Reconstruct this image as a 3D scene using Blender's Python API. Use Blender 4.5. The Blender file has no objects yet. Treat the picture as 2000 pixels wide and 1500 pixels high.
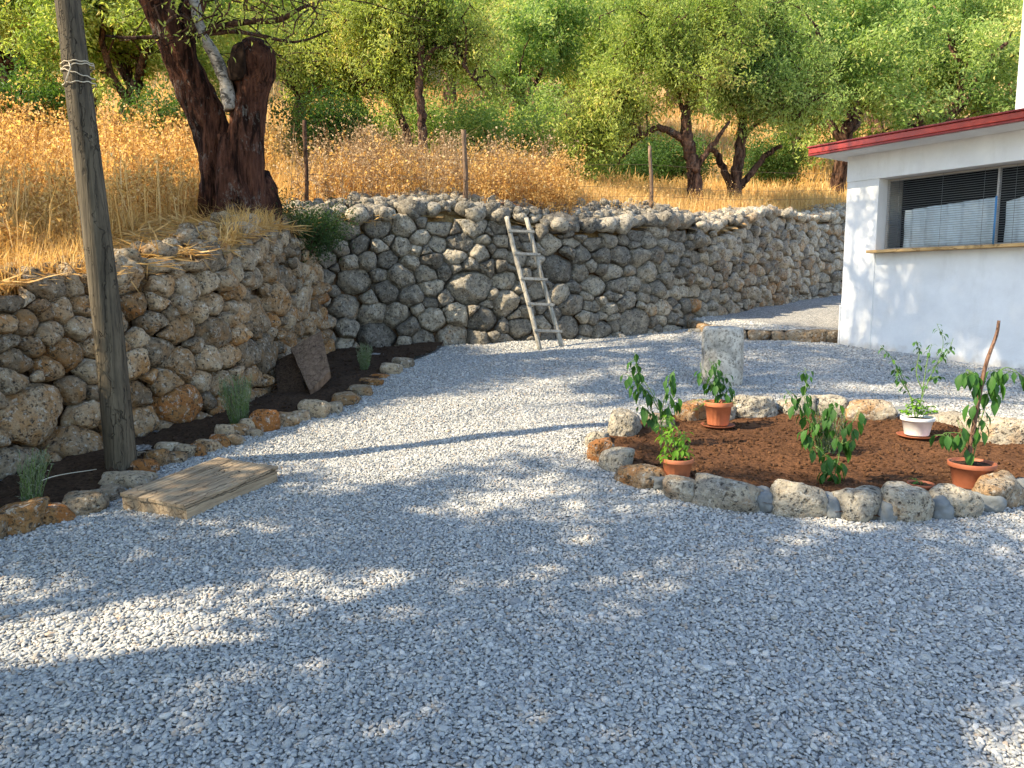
import bpy, bmesh, math, random
import numpy as np
from mathutils import Vector, Matrix

# ------------------------------------------------------------------ scene, camera, light
SC = bpy.context.scene
COL = SC.collection
PITCH = math.atan(180 / 1500)
CAMZ = 1.58
SLOPE = 0.087
cam_d = bpy.data.cameras.new('camera')
cam_d.sensor_width = 36; cam_d.lens = 27
cam_d.clip_start = 0.05; cam_d.clip_end = 1000
cam = bpy.data.objects.new('camera', cam_d)
COL.objects.link(cam)
cam.location = (0, 0, CAMZ)
cam.rotation_euler = (math.pi / 2 - PITCH, 0, 0)
SC.camera = cam

SUN = Vector((-0.72, -0.24, 0.64)).normalized()      # towards the sun
world = bpy.data.worlds.new("World"); SC.world = world
world.use_nodes = True
wn = world.node_tree; wn.nodes.clear()
wo = wn.nodes.new('ShaderNodeOutputWorld'); wb = wn.nodes.new('ShaderNodeBackground')
ws = wn.nodes.new('ShaderNodeTexSky'); ws.sky_type = 'NISHITA'; ws.sun_disc = False
ws.sun_elevation = math.asin(SUN.z)
ws.sun_rotation = math.atan2(SUN.x, SUN.y)
ws.air_density = 1.0; ws.dust_density = 0.6; ws.ozone_density = 1.0
wb.inputs[1].default_value = 0.15
wn.links.new(ws.outputs[0], wb.inputs[0]); wn.links.new(wb.outputs[0], wo.inputs[0])
sun_d = bpy.data.lights.new('sun', 'SUN')
sun_d.energy = 4.1; sun_d.angle = math.radians(0.5); sun_d.color = (1.0, 0.85, 0.61)
sun = bpy.data.objects.new('sun', sun_d); COL.objects.link(sun)
sun.rotation_euler = SUN.to_track_quat('Z', 'Y').to_euler()
SC.view_settings.view_transform = 'Standard'
SC.view_settings.look = 'None'
SC.view_settings.exposure = 1.58
SC.view_settings.gamma = 1.0
SC.cycles.max_bounces = 6
SC.cycles.diffuse_bounces = 3
SC.cycles.transmission_bounces = 4
SC.cycles.transparent_max_bounces = 8

# ------------------------------------------------------------------ helpers
cp, sp_ = math.cos(PITCH), math.sin(PITCH)
def ray(px, py):
    a = (px - 1000) / 1500; b = -(py - 750) / 1500
    return np.array([a, cp + b * sp_, -sp_ + b * cp])     # camera space (a, b, -1) in world axes
def at(px, py, Y):
    r = ray(px, py); k = Y / r[1]
    return np.array([r[0] * k, Y, CAMZ + r[2] * k])
def gz(x, y):
    return SLOPE * y
def G(px, py, dz=0.0):
    r = ray(px, py)
    k = (CAMZ - dz) / (SLOPE * r[1] - r[2])
    return np.array([r[0] * k, r[1] * k, CAMZ + r[2] * k])
def project(P):
    P = np.atleast_2d(P) - np.array([0, 0, CAMZ])
    yc = P[:, 1] * sp_ + P[:, 2] * cp
    zc = P[:, 1] * cp - P[:, 2] * sp_
    zc = np.where(zc < 0.05, 0.05, zc)
    return np.stack([1000 + 1500 * P[:, 0] / zc, 750 - 1500 * yc / zc], 1)

def link(name, me, mat=None, parent=None):
    o = bpy.data.objects.new(name, me); COL.objects.link(o)
    if mat is not None and not me.materials: me.materials.append(mat)
    if parent is not None: o.parent = parent
    return o
def tag(o, label=None, cat=None, group=None, kind=None):
    if label: o['label'] = label
    if cat: o['category'] = cat
    if group: o['group'] = group
    if kind: o['kind'] = kind
    return o
def empty(name, loc, rz=0.0, **kw):
    o = bpy.data.objects.new(name, None); COL.objects.link(o)
    o.empty_display_size = 0.1
    o.location = loc; o.rotation_euler = (0, 0, rz)
    return tag(o, **kw)

def npmesh(name, V, F, smooth=True, tint=None):
    """V (n,3); F array (m,k) or list of such arrays"""
    V = np.asarray(V, dtype=np.float32)
    Fs = F if isinstance(F, list) else [F]
    Fs = [np.asarray(f, dtype=np.int32) for f in Fs if len(f)]
    me = bpy.data.meshes.new(name)
    nl = sum(f.size for f in Fs); nf = sum(len(f) for f in Fs)
    me.vertices.add(len(V)); me.vertices.foreach_set('co', V.ravel())
    me.loops.add(nl); me.loops.foreach_set('vertex_index', np.concatenate([f.ravel() for f in Fs]))
    starts = []; tot = 0
    for f in Fs:
        starts.append(tot + np.arange(len(f)) * f.shape[1]); tot += f.size
    me.polygons.add(nf); me.polygons.foreach_set('loop_start', np.concatenate(starts).astype(np.int32))
    me.polygons.foreach_set('use_smooth', np.full(nf, smooth, dtype=bool))
    me.update(calc_edges=True)
    if tint is not None:
        a = me.color_attributes.new('tint', 'FLOAT_COLOR', 'POINT')
        t = np.ones((len(V), 4), dtype=np.float32); t[:, :tint.shape[1]] = tint
        a.data.foreach_set('color', t.ravel())
    return me

class MB:
    """collects shapes into one mesh"""
    def __init__(s): s.V = []; s.F = {}; s.T = []; s.n = 0
    def add(s, V, F, tint=None):
        V = np.asarray(V, float)
        for f in (F if isinstance(F, list) else [F]):
            f = np.asarray(f)
            if len(f): s.F.setdefault(f.shape[1], []).append(f + s.n)
        s.V.append(V); s.n += len(V)
        t = np.zeros((len(V), 3)) if tint is None else np.broadcast_to(np.asarray(tint, float), (len(V), 3))
        s.T.append(t)
        return s
    def box(s, lo, hi, M=None, tint=None, bev=0.0):
        x0, y0, z0 = lo; x1, y1, z1 = hi
        if bev > 0:
            bm = bmesh.new(); bmesh.ops.create_cube(bm, size=1)
            for v in bm.verts:
                v.co = Vector(((x0+x1)/2 + v.co.x*(x1-x0), (y0+y1)/2 + v.co.y*(y1-y0), (z0+z1)/2 + v.co.z*(z1-z0)))
            bmesh.ops.bevel(bm, geom=bm.edges[:], offset=bev, segments=2, affect='EDGES', profile=0.6)
            bm.verts.index_update()
            V = np.array([v.co[:] for v in bm.verts]); F = {}
            for f in bm.faces: F.setdefault(len(f.verts), []).append([v.index for v in f.verts])
            F = [np.array(f) for f in F.values()]; bm.free()
        else:
            V = np.array([[x0,y0,z0],[x1,y0,z0],[x1,y1,z0],[x0,y1,z0],[x0,y0,z1],[x1,y0,z1],[x1,y1,z1],[x0,y1,z1]], float)
            F = np.array([[0,3,2,1],[4,5,6,7],[0,1,5,4],[1,2,6,5],[2,3,7,6],[3,0,4,7]])
        if M is not None: V = V @ np.array(M)[:3, :3].T + np.array(M)[:3, 3]
        return s.add(V, F, tint)
    def build(s, name, mat, parent=None, smooth=True):
        me = npmesh(name, np.concatenate(s.V), [np.concatenate(f) for f in s.F.values()], smooth, np.concatenate(s.T))
        return link(name, me, mat, parent)

def snoise(P, seed, freq=1.0, octs=3, gain=0.5):
    rs = np.random.RandomState(seed)
    out = np.zeros(len(P)); a = 1.0
    for o in range(octs):
        for k in range(5):
            d = rs.normal(size=3); d /= np.linalg.norm(d)
            d2 = rs.normal(size=3); d2 /= np.linalg.norm(d2)
            out += a * 0.3 * np.sin(P @ d * freq * 6.28 + rs.uniform(0, 6.28) + 1.3 * np.sin(P @ d2 * freq * 4.1 + rs.uniform(0, 6.28)))
        a *= gain; freq *= 2.03
    return out

def tube(pts, rad, n=8, seed=0, ridge=0.0, cap=True):
    pts = np.asarray(pts, float); m = len(pts)
    rad = np.broadcast_to(np.asarray(rad, float), (m,))
    T = np.gradient(pts, axis=0); T /= np.linalg.norm(T, axis=1)[:, None] + 1e-9
    ref = np.array([1.0, 0, 0]) if abs(T[0][0]) < 0.8 else np.array([0, 1.0, 0])
    U = []; u = ref - T[0] * (ref @ T[0]); u /= np.linalg.norm(u)
    for i in range(m):
        u = u - T[i] * (u @ T[i]); u /= np.linalg.norm(u) + 1e-9; U.append(u.copy())
    U = np.array(U); W = np.cross(T, U)
    th = np.linspace(0, 2 * np.pi, n, endpoint=False)
    rr = rad[:, None] * np.ones((1, n))
    if ridge > 0:
        rs = np.random.RandomState(seed)
        ln = np.concatenate([[0], np.cumsum(np.linalg.norm(np.diff(pts, axis=0), axis=1))])[:, None]
        f = 0
        for k, a in ((3, 1), (5, .8), (9, .45), (14, .25)):
            f = f + a * np.sin(k * th[None, :] + rs.uniform(0, 6.28) + (1.5 * np.sin(ln * rs.uniform(1, 3) + rs.uniform(0, 6))))
        rr = rr * (1 + ridge * f * 0.5)
    V = pts[:, None, :] + rr[..., None] * (np.cos(th)[None, :, None] * U[:, None, :] + np.sin(th)[None, :, None] * W[:, None, :])
    V = V.reshape(-1, 3)
    i = np.arange(m - 1)[:, None] * n; j = np.arange(n)[None, :]; j2 = (j + 1) % n
    F = np.stack([i + j, i + j2, i + n + j2, i + n + j], -1).reshape(-1, 4)
    Fs = [F]
    if cap:
        V = np.concatenate([V, pts[:1], pts[-1:]])
        a, b = m * n, m * n + 1
        jj = np.arange(n); j2 = (jj + 1) % n
        Fs.append(np.stack([np.full(n, a), j2, jj], 1)); Fs.append(np.stack([np.full(n, b), (m-1)*n + jj, (m-1)*n + j2], 1))
    return V, Fs

def lathe(prof, n=32):
    prof = np.asarray(prof, float); m = len(prof)
    th = np.linspace(0, 2*np.pi, n, endpoint=False)
    V = np.stack([prof[:, :1]*np.cos(th), prof[:, :1]*np.sin(th), np.repeat(prof[:, 1:2], n, 1)], -1).reshape(-1, 3)
    i = np.arange(m-1)[:, None]*n; j = np.arange(n)[None, :]; j2 = (j+1) % n
    F = np.stack([i+j, i+j2, i+n+j2, i+n+j], -1).reshape(-1, 4)
    return V, F

_ico = {}
def ico(n):
    if n not in _ico:
        bm = bmesh.new(); bmesh.ops.create_icosphere(bm, subdivisions=n, radius=1); bm.verts.index_update()
        V = np.array([v.co[:] for v in bm.verts]); F = np.array([[v.index for v in f.verts] for f in bm.faces]); bm.free()
        _ico[n] = (V / np.linalg.norm(V, axis=1)[:, None], F)
    return _ico[n]
def rockshape(N, d, p=9, sub=3):
    V, F = ico(sub)
    m = np.clip((V @ np.asarray(N).T) / np.asarray(d)[None, :], 0, None)
    r = (m ** p).sum(1) ** (-1.0 / p)
    return V * r[:, None], F
def rock(rs, sx, sy, sz, sub=3, p=8, nf=11, rough=0.05):
    """rounded faceted boulder with half sizes sx, sy, sz"""
    N = rs.normal(size=(nf, 3)); N /= np.linalg.norm(N, axis=1)[:, None]
    ax = np.array([[1,0,0],[-1,0,0],[0,1,0],[0,-1,0],[0,0,1],[0,0,-1]], float)
    N = np.concatenate([N, ax + rs.normal(0, .12, (6, 3))]); N /= np.linalg.norm(N, axis=1)[:, None]
    d = np.concatenate([rs.uniform(.88, 1.25, nf), rs.uniform(.9, 1.05, 6)])
    V, F = rockshape(N, d, p, sub)
    s = rs.randint(1 << 30)
    V = V * (1 + rough * snoise(V, s, 0.5, 3, .6))[:, None]
    V = V + 0.35 * rough * snoise(V, s + 1, 2.2, 2)[:, None] * V
    return V * np.array([sx, sy, sz]), F

def rot3(rs, tilt=0.3):
    a = rs.uniform(0, 6.28); e = Matrix.Rotation(a, 3, 'Z') @ Matrix.Rotation(rs.normal(0, tilt), 3, 'X') @ Matrix.Rotation(rs.normal(0, tilt), 3, 'Y')
    return np.array(e)

# ------------------------------------------------------------------ materials
class NT:
    def __init__(s, name):
        s.m = bpy.data.materials.new(name); s.m.use_nodes = True
        s.t = s.m.node_tree; s.t.nodes.clear()
        s.out = s.t.nodes.new('ShaderNodeOutputMaterial')
    def n(s, typ, **kw):
        nd = s.t.nodes.new(typ)
        for k, v in kw.items():
            if k.startswith('i_'):
                key = k[2:]; key = int(key) if key.isdigit() else key.replace('_', ' ')
                s.set(nd.inputs[key], v)
            else: setattr(nd, k, v)
        return nd
    def set(s, inp, v):
        if isinstance(v, bpy.types.NodeSocket): s.t.links.new(v, inp)
        elif isinstance(v, bpy.types.Node): s.t.links.new(v.outputs[0], inp)
        else:
            if hasattr(inp.default_value, '__len__') and len(inp.default_value) == 4 and len(v) == 3: v = (*v, 1)
            inp.default_value = v
    def noise(s, vec, scale, detail=4, rough=.55, dist=0.0):
        nd = s.n('ShaderNodeTexNoise'); s.set(nd.inputs['Vector'], vec)
        nd.inputs['Scale'].default_value = scale; nd.inputs['Detail'].default_value = detail
        nd.inputs['Roughness'].default_value = rough; nd.inputs['Distortion'].default_value = dist
        return nd.outputs[0]
    def vor(s, vec, scale, feat='F1', out='Distance'):
        nd = s.n('ShaderNodeTexVoronoi', feature=feat); s.set(nd.inputs['Vector'], vec); nd.inputs['Scale'].default_value = scale
        return nd.outputs[out]
    def ramp(s, fac, stops, interp='LINEAR'):
        nd = s.n('ShaderNodeValToRGB'); s.set(nd.inputs[0], fac); cr = nd.color_ramp; cr.interpolation = interp
        while len(cr.elements) < len(stops): cr.elements.new(0.5)
        for e, (p, c) in zip(cr.elements, stops):
            e.position = p; e.color = (c, c, c, 1) if isinstance(c, (int, float)) else (*c, 1)
        return nd.outputs[0]
    def mix(s, f, a, b, mode='MIX'):
        nd = s.n('ShaderNodeMix', data_type='RGBA', blend_type=mode)
        s.set(nd.inputs[0], f); s.set(nd.inputs[6], a); s.set(nd.inputs[7], b); return nd.outputs[2]
    def math(s, op, a, b=0.0, clamp=False):
        nd = s.n('ShaderNodeMath', operation=op, use_clamp=clamp); s.set(nd.inputs[0], a); s.set(nd.inputs[1], b); return nd.outputs[0]
    def obj(s, scale=None, gen=False):
        o = s.n('ShaderNodeTexCoord').outputs['Generated' if gen else 'Object']
        if scale is not None:
            mp = s.n('ShaderNodeMapping'); s.set(mp.inputs[0], o); mp.inputs['Scale'].default_value = scale; o = mp.outputs[0]
        return o
    def attr(s, name='tint'):
        a = s.n('ShaderNodeAttribute', attribute_name=name)
        sx = s.n('ShaderNodeSeparateColor'); s.set(sx.inputs[0], a.outputs['Color']); return sx.outputs
    def bump(s, h, strength=.5, dist=.01, prev=None):
        b = s.n('ShaderNodeBump'); s.set(b.inputs['Height'], h); b.inputs['Strength'].default_value = strength; b.inputs['Distance'].default_value = dist
        if prev is not None: s.set(b.inputs['Normal'], prev)
        return b.outputs[0]
    def bsdf(s, color, rough=.8, normal=None, spec=.3, **kw):
        b = s.n('ShaderNodeBsdfPrincipled'); s.set(b.inputs['Base Color'], color); s.set(b.inputs['Roughness'], rough)
        b.inputs['Specular IOR Level'].default_value = spec
        if normal is not None: s.set(b.inputs['Normal'], normal)
        for k, v in kw.items(): s.set(b.inputs[k.replace('_', ' ')], v)
        return b.outputs[0]
    def done(s, sh):
        s.t.links.new(sh, s.out.inputs[0]); return s.m

def m_rock(name, grey=(.29, .262, .218), cream=(.56, .49, .375), ochre=(.48, .30, .155)):
    t = NT(name); c = t.obj(); R, Gc, B = t.attr()[:3]
    off = t.n('ShaderNodeVectorMath', operation='ADD'); t.set(off.inputs[0], c)
    cx = t.n('ShaderNodeCombineXYZ'); t.set(cx.inputs[0], t.math('MULTIPLY', B, 17.0)); t.set(cx.inputs[1], t.math('MULTIPLY', R, 9.0)); t.set(off.inputs[1], cx)
    v = off.outputs[0]
    n1 = t.noise(v, 13, 6, .68); n2 = t.noise(v, 34, 6, .72); n3 = t.noise(v, 6.0, 4, .62, .6); n4 = t.noise(v, 90, 4, .7)
    base = t.mix(t.ramp(t.math('ADD', n1, t.math('MULTIPLY', t.math('SUBTRACT', R, .5), .3)), [(.36, 0), (.62, 1)]), grey, cream)
    of = t.math('ADD', t.math('SUBTRACT', Gc, .5), n3)
    base = t.mix(t.ramp(of, [(.40, 0), (.66, 1)]), base, ochre)
    base = t.mix(t.ramp(t.math('ADD', of, t.math('MULTIPLY', t.math('SUBTRACT', n2, .5), .5)), [(.66, 0), (.84, .8)]), base, (.44, .17, .05))
    base = t.mix(t.ramp(n2, [(.38, .9), (.47, 0)]), base, (.06, .053, .045))
    base = t.mix(t.ramp(t.noise(v, 22, 5, .75), [(.55, 0), (.64, .75)]), base, (.70, .66, .57))
    pit = t.vor(v, 30); pits = t.ramp(pit, [(.10, 1), (.30, 0)]); pit2 = t.ramp(t.vor(v, 68), [(.08, 1), (.26, 0)])
    msk = t.ramp(t.noise(v, 8, 3, .5), [(.42, 0), (.58, 1)])
    pits = t.math('MULTIPLY', t.math('MAXIMUM', pits, pit2), msk)
    base = t.mix(t.math('MULTIPLY', pits, .5), base, (.045, .038, .032))
    base = t.mix(1.0, base, t.ramp(R, [(0, .60), (1, 1.10)]), 'MULTIPLY')
    h = t.math('ADD', t.math('ADD', t.math('MULTIPLY', n2, 1.0), t.math('MULTIPLY', n4, .45)), t.math('MULTIPLY', pits, -.9))
    nb = t.bump(h, 1.0, .030)
    return t.done(t.bsdf(base, .95, nb, .1))
M = {}
M['rock'] = m_rock('limestone')
M['rock_warm'] = m_rock('stained limestone', grey=(.28, .225, .16), cream=(.53, .42, .285), ochre=(.44, .25, .105))

def m_gravel():
    t = NT('gravel sheet'); c = t.obj()
    cell = t.n('ShaderNodeTexVoronoi', feature='F1'); t.set(cell.inputs['Vector'], c); cell.inputs['Scale'].default_value = 62
    sc = t.n('ShaderNodeSeparateColor'); t.set(sc.inputs[0], cell.outputs['Color'])
    col = t.ramp(sc.outputs[0], [(0, (.17, .17, .17)), (.35, (.32, .315, .30)), (.7, (.44, .43, .40)), (.93, (.56, .54, .49)), (1, (.36, .27, .20))])
    d = cell.outputs['Distance']
    col = t.mix(t.ramp(d, [(.45, 0), (.8, .75)]), col, (.06, .06, .062))
    big = t.noise(c, 1.3, 4, .6); col = t.mix(1, col, t.ramp(big, [(.3, .86), (.7, 1.08)]), 'MULTIPLY')
    nb = t.bump(t.math('SUBTRACT', 1.0, d), 1.0, .012)
    nb = t.bump(t.noise(c, 5, 3, .5), .5, .03, nb)
    return t.done(t.bsdf(col, .85, nb, .2))
M['gravel'] = m_gravel()
def m_pebble():
    t = NT('pebbles'); oi = t.n('ShaderNodeObjectInfo'); r = oi.outputs['Random']
    c = t.n('ShaderNodeTexCoord').outputs['Object']
    col = t.ramp(r, [(0, (.22, .225, .23)), (.15, (.30, .305, .30)), (.45, (.38, .375, .355)), (.75, (.45, .44, .41)), (.93, (.56, .54, .50)), (.965, (.42, .33, .25)), (1, (.25, .24, .22))])
    w = t.noise(c, 2.2, 4, .6); col = t.mix(1, col, t.ramp(w, [(.3, .78), (.7, 1.12)]), 'MULTIPLY')
    return t.done(t.bsdf(col, .72, None, .3))
M['pebble'] = m_pebble()
def m_soil(name, a, b, sc=40):
    t = NT(name); c = t.obj()
    n = t.noise(c, sc, 6, .7); n2 = t.noise(c, sc*.12, 4, .6)
    col = t.mix(t.ramp(n, [(.35, 0), (.65, 1)]), a, b)
    col = t.mix(1, col, t.ramp(n2, [(.3, .7), (.7, 1.15)]), 'MULTIPLY')
    col = t.mix(t.ramp(t.vor(c, sc*2.2), [(.05, .5), (.16, 0)]), col, (b[0]*2.0, b[1]*2.2, b[2]*2.4))
    return t.done(t.bsdf(col, .95, t.bump(n, 1.0, .03), .1))
M['soil_red'] = m_soil('red garden soil', (.058, .027, .014), (.20, .095, .046))
M['soil_dark'] = m_soil('dark bed soil', (.030, .019, .012), (.105, .066, .042))
M['crumb'] = m_soil('soil crumbs', (.05, .024, .013), (.17, .085, .042), 25)
def m_straw_ground():
    t = NT('dry hillside ground'); c = t.obj(); n = t.noise(c, 3, 6, .7); n2 = t.noise(c, 28, 5, .7); n3 = t.noise(c, .35, 4, .6)
    col = t.mix(t.ramp(n2, [(.35, 0), (.65, 1)]), (.34, .21, .09), (.68, .48, .24))
    col = t.mix(t.ramp(n, [(.5, 0), (.68, .8)]), col, (.32, .16, .07))
    col = t.mix(t.ramp(n3, [(.52, 0), (.68, .5)]), col, (.16, .15, .06))
    return t.done(t.bsdf(col, .95, t.bump(n2, 1, .05), .05))
M['hill'] = m_straw_ground()
def m_leaf(name, c1, c2, c3, trans=.45, tmul=(1.25, 1.35, .5)):
    t = NT(name); R, Gc, B = t.attr()[:3]
    col = t.ramp(R, [(0, c1), (.6, c2), (.9, c2), (1, c3)])
    d = t.n('ShaderNodeBsdfPrincipled'); t.set(d.inputs['Base Color'], col); d.inputs['Roughness'].default_value = .55; d.inputs['Specular IOR Level'].default_value = .25
    tr = t.n('ShaderNodeBsdfTranslucent'); t.set(tr.inputs[0], t.mix(1, col, tmul, 'MULTIPLY'))
    mx = t.n('ShaderNodeMixShader'); mx.inputs[0].default_value = trans
    t.t.links.new(d.outputs[0], mx.inputs[1]); t.t.links.new(tr.outputs[0], mx.inputs[2])
    return t.done(mx.outputs[0])
M['leaf'] = m_leaf('orchard leaves', (.14, .24, .055), (.37, .46, .15), (.64, .58, .24), .5, (1.2, 1.25, .6))
M['leaf_y'] = m_leaf('pale orchard leaves', (.18, .27, .05), (.42, .48, .13), (.62, .54, .20), .5, (1.2, 1.2, .65))
M['leaf_d'] = m_leaf('dark leaves', (.04, .09, .025), (.10, .18, .045), (.18, .24, .07), .4)
M['leaf_hazed'] = m_leaf('hazed far wood leaves', (.16, .24, .12), (.28, .36, .20), (.40, .42, .26), .4)  # distance haze put into the leaf colour: paler and greyer green
M['juniper'] = m_leaf('juniper leaves', (.018, .045, .014), (.045, .085, .022), (.10, .13, .04), .25)
M['pepper'] = m_leaf('pepper leaves', (.025, .085, .015), (.05, .14, .025), (.12, .24, .04), .35)
M['herb'] = m_leaf('bright herb leaves', (.10, .25, .02), (.20, .38, .04), (.34, .48, .08), .45)
M['lavender'] = m_leaf('grey green leaves', (.15, .18, .12), (.27, .30, .21), (.40, .41, .31), .3, (1.1, 1.1, .8))
M['straw'] = m_leaf('dry straw', (.55, .34, .12), (.76, .54, .24), (.88, .72, .42), .45, (1.1, 1.0, .7))
M['dryleaf'] = m_leaf('dry golden leaves', (.48, .29, .10), (.76, .55, .24), (.88, .74, .45), .5, (1.15, 1.0, .6))
M['drybrown'] = m_leaf('dry brown leaves', (.36, .25, .14), (.60, .46, .29), (.76, .63, .43), .45, (1.1, 1, .8))
def m_bark(name, a, b, sc=9, st=.22, bd=.03):
    t = NT(name); c = t.obj((1, 1, st)); n = t.noise(c, sc*2.2, 8, .72, .5); n2 = t.noise(t.obj(), 3, 4, .6); n3 = t.noise(t.obj((1, 1, .5)), sc*5, 5, .7); n4 = t.noise(c, sc*1.1, 4, .6, 1.0)
    col = t.mix(t.ramp(n, [(.38, 0), (.62, 1)]), a, b)
    col = t.mix(t.ramp(n4, [(.40, .9), (.48, 0)]), col, tuple(x*.25 for x in a))
    col = t.mix(t.ramp(t.math('MULTIPLY', n2, n3), [(.31, 0), (.40, .6)]), col, (.27, .25, .22))
    h = t.math('ADD', t.math('MULTIPLY', n, 1.0), t.math('ADD', t.math('MULTIPLY', n3, .4), t.ramp(n4, [(.38, 0), (.55, 1)])))
    return t.done(t.bsdf(col, .92, t.bump(h, 1, bd), .1))
M['bark'] = m_bark('almond bark', (.055, .030, .022), (.16, .09, .06))
M['bark_red'] = m_bark('reddish old bark', (.045, .019, .013), (.145, .062, .038), 9, .16, .05)
M['bark_pale'] = m_bark('pale bark', (.26, .23, .20), (.46, .42, .37), 12, 1.6, .006)
def m_wood(name, a, b, axis=(1, .08, 1), sc=30, grain=.9, crack=.0):
    t = NT(name); c = t.obj(axis); n = t.noise(c, sc, 6, .6, .4); n2 = t.noise(t.obj(), 5, 4, .6); n3 = t.noise(c, sc*3.2, 3, .6)
    col = t.mix(t.ramp(n, [(.3, 0), (.7, 1)]), a, b)
    col = t.mix(t.ramp(n3, [(.30, .7), (.42, 0)]), col, tuple(x*.35 for x in a))
    col = t.mix(1, col, t.ramp(n2, [(.3, .75), (.7, 1.12)]), 'MULTIPLY')
    dv = t.n('ShaderNodeVectorMath', operation='ADD'); t.set(dv.inputs[0], c); t.set(dv.inputs[1], t.math('MULTIPLY', n2, .12))
    ck = t.ramp(t.vor(dv.outputs[0], sc*.42, 'DISTANCE_TO_EDGE'), [(.0, 1), (.035, 0)]); ck = t.math('MULTIPLY', ck, t.ramp(n3, [(.4, 0), (.55, 1)]))
    col = t.mix(t.math('MULTIPLY', ck, .8), col, tuple(x*.2 for x in a))
    h = t.math('SUBTRACT', t.math('ADD', n, n3), t.math('MULTIPLY', ck, 2.0))
    return t.done(t.bsdf(col, .85, t.bump(h, grain, .005), .2))
M['pole'] = m_wood('weathered pole', (.045, .037, .027), (.145, .118, .080), (1, 1, .05), 38)
M['plank'] = m_wood('weathered plank', (.24, .17, .105), (.50, .385, .255), (1, .05, 1), 42)
M['ladder'] = m_wood('grey ladder wood', (.30, .27, .22), (.50, .46, .38), (1, 1, .07), 40)
M['oldboard'] = m_wood('old grey board', (.11, .07, .045), (.27, .18, .12), (1, 1, .1), 30)
M['sill'] = m_wood('pine sill', (.50, .30, .12), (.72, .47, .21), (.06, 1, 1), 26)
M['stick'] = m_wood('brown stick', (.12, .06, .04), (.24, .14, .09), (1, 1, .1), 40)
def m_plaster():
    t = NT('white plaster'); c = t.obj(); n = t.noise(c, 2.5, 5, .6); n2 = t.noise(c, 45, 4, .6)
    col = t.mix(t.ramp(n, [(.35, 0), (.65, 1)]), (.70, .70, .69), (.80, .80, .785))
    col = t.mix(t.ramp(t.noise(t.obj((1, 1, .25)), 5, 5, .7), [(.52, 0), (.75, .35)]), col, (.56, .54, .50))
    z = t.n('ShaderNodeSeparateXYZ'); t.set(z.inputs[0], c)
    st = t.math('ADD', z.outputs[2], t.math('MULTIPLY', t.math('SUBTRACT', t.noise(c, 6, 4, .6), .5), .35))
    gl = t.math('ADD', st, t.math('MULTIPLY', z.outputs[0], .072))
    col = t.mix(t.ramp(gl, [(0, .55), (.09, 0)]), col, (.46, .40, .32))
    return t.done(t.bsdf(col, .8, t.bump(t.math('ADD', n2, t.math('MULTIPLY', n, 2)), .35, .006), .25))
M['plaster'] = m_plaster()
def plain(name, col, rough=.5, spec=.4, var=.12, sc=8, bump=.0, **kw):
    t = NT(name); c = t.obj(); n = t.noise(c, sc, 5, .6)
    cc = t.mix(1, col, t.ramp(n, [(.3, 1-var), (.7, 1+var)]), 'MULTIPLY')
    nb = t.bump(t.noise(c, sc*8, 3, .6), bump, .003) if bump else None
    return t.done(t.bsdf(cc, rough, nb, spec, **kw))
M['fascia'] = plain('red painted fascia', (.34, .024, .010), .34, .5, .25, 5, .2)
M['fascia_dark'] = plain('dark red trim', (.22, .012, .010), .45, .5, .2, 5)
M['rooftop'] = plain('roof sheet', (.55, .48, .45), .7, .3, .2, 4)
M['terracotta'] = plain('terracotta plastic', (.46, .155, .070), .6, .35, .15, 14, .2)
M['terracotta_dk'] = plain('brown terracotta', (.30, .095, .045), .6, .35, .15, 14, .2)
M['whitepot'] = plain('white pot', (.66, .66, .64), .5, .4, .12, 14)
M['slat'] = plain('dark blind slats', (.15, .165, .175), .45, .5, .1, 4)
M['cloth'] = plain('pale blue cloth', (.62, .72, .78), .8, .2, .14, 3)
M['dark'] = plain('dark interior', (.03, .032, .035), .9, .1)
M['frame'] = plain('grey window frame', (.42, .40, .38), .5, .4)
M['blue'] = plain('blue pipe', (.05, .20, .42), .5, .4)
M['mortar'] = plain('grey mortar', (.17, .18, .18), .9, .15, .18, 12, .6)
M['twine'] = plain('twine', (.50, .44, .34), .9, .1)
M['wire'] = plain('rusty wire', (.16, .09, .06), .7, .3)
M['white_metal'] = plain('white painted metal', (.70, .70, .70), .4, .5, .05, 3)
M['stem'] = plain('green stem', (.12, .20, .05), .6, .3, .2, 20)
M['dead_stem'] = plain('dry stem', (.52, .38, .20), .8, .2, .2, 20)
M['core'] = m_soil('earth fill', (.10, .062, .036), (.26, .165, .095))

# ------------------------------------------------------------------ layout curves
LW = np.array([(-5.2, -2.5), (-4.2, 1.5), (-3.45, 3.6), (-3.09, 4.83), (-2.76, 5.7), (-2.48, 6.2), (-2.28, 7.0), (-2.25, 8.45), (-2.22, 9.30)])
BW = np.array([(-2.55, 9.25), (-1.94, 9.72), (0.0, 10.3), (1.69, 11.0), (2.75, 11.75), (3.4, 12.35), (5.0, 14.1), (6.66, 15.7), (11.0, 18.5), (17.0, 20.5), (26.0, 22.0)])
def upz(x, y):
    x = np.asarray(x, float); y = np.asarray(y, float)
    yy = np.maximum(y, 1.0)
    z = .50 - .043 * np.clip(x, -40, 30) + .2 * yy + .06 * np.clip(-3 - x, 0, 12) + .30 * np.clip(y - 24, 0, 200)
    z = z - .06 * np.clip(x, 0, 3.2) - .02 * np.clip(x - 3.2, 0, 10)
    z = z + .06 * np.sin(x * 1.7 + y * .9) + .05 * np.sin(y * 2.3 - x * 1.1)
    return z
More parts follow.
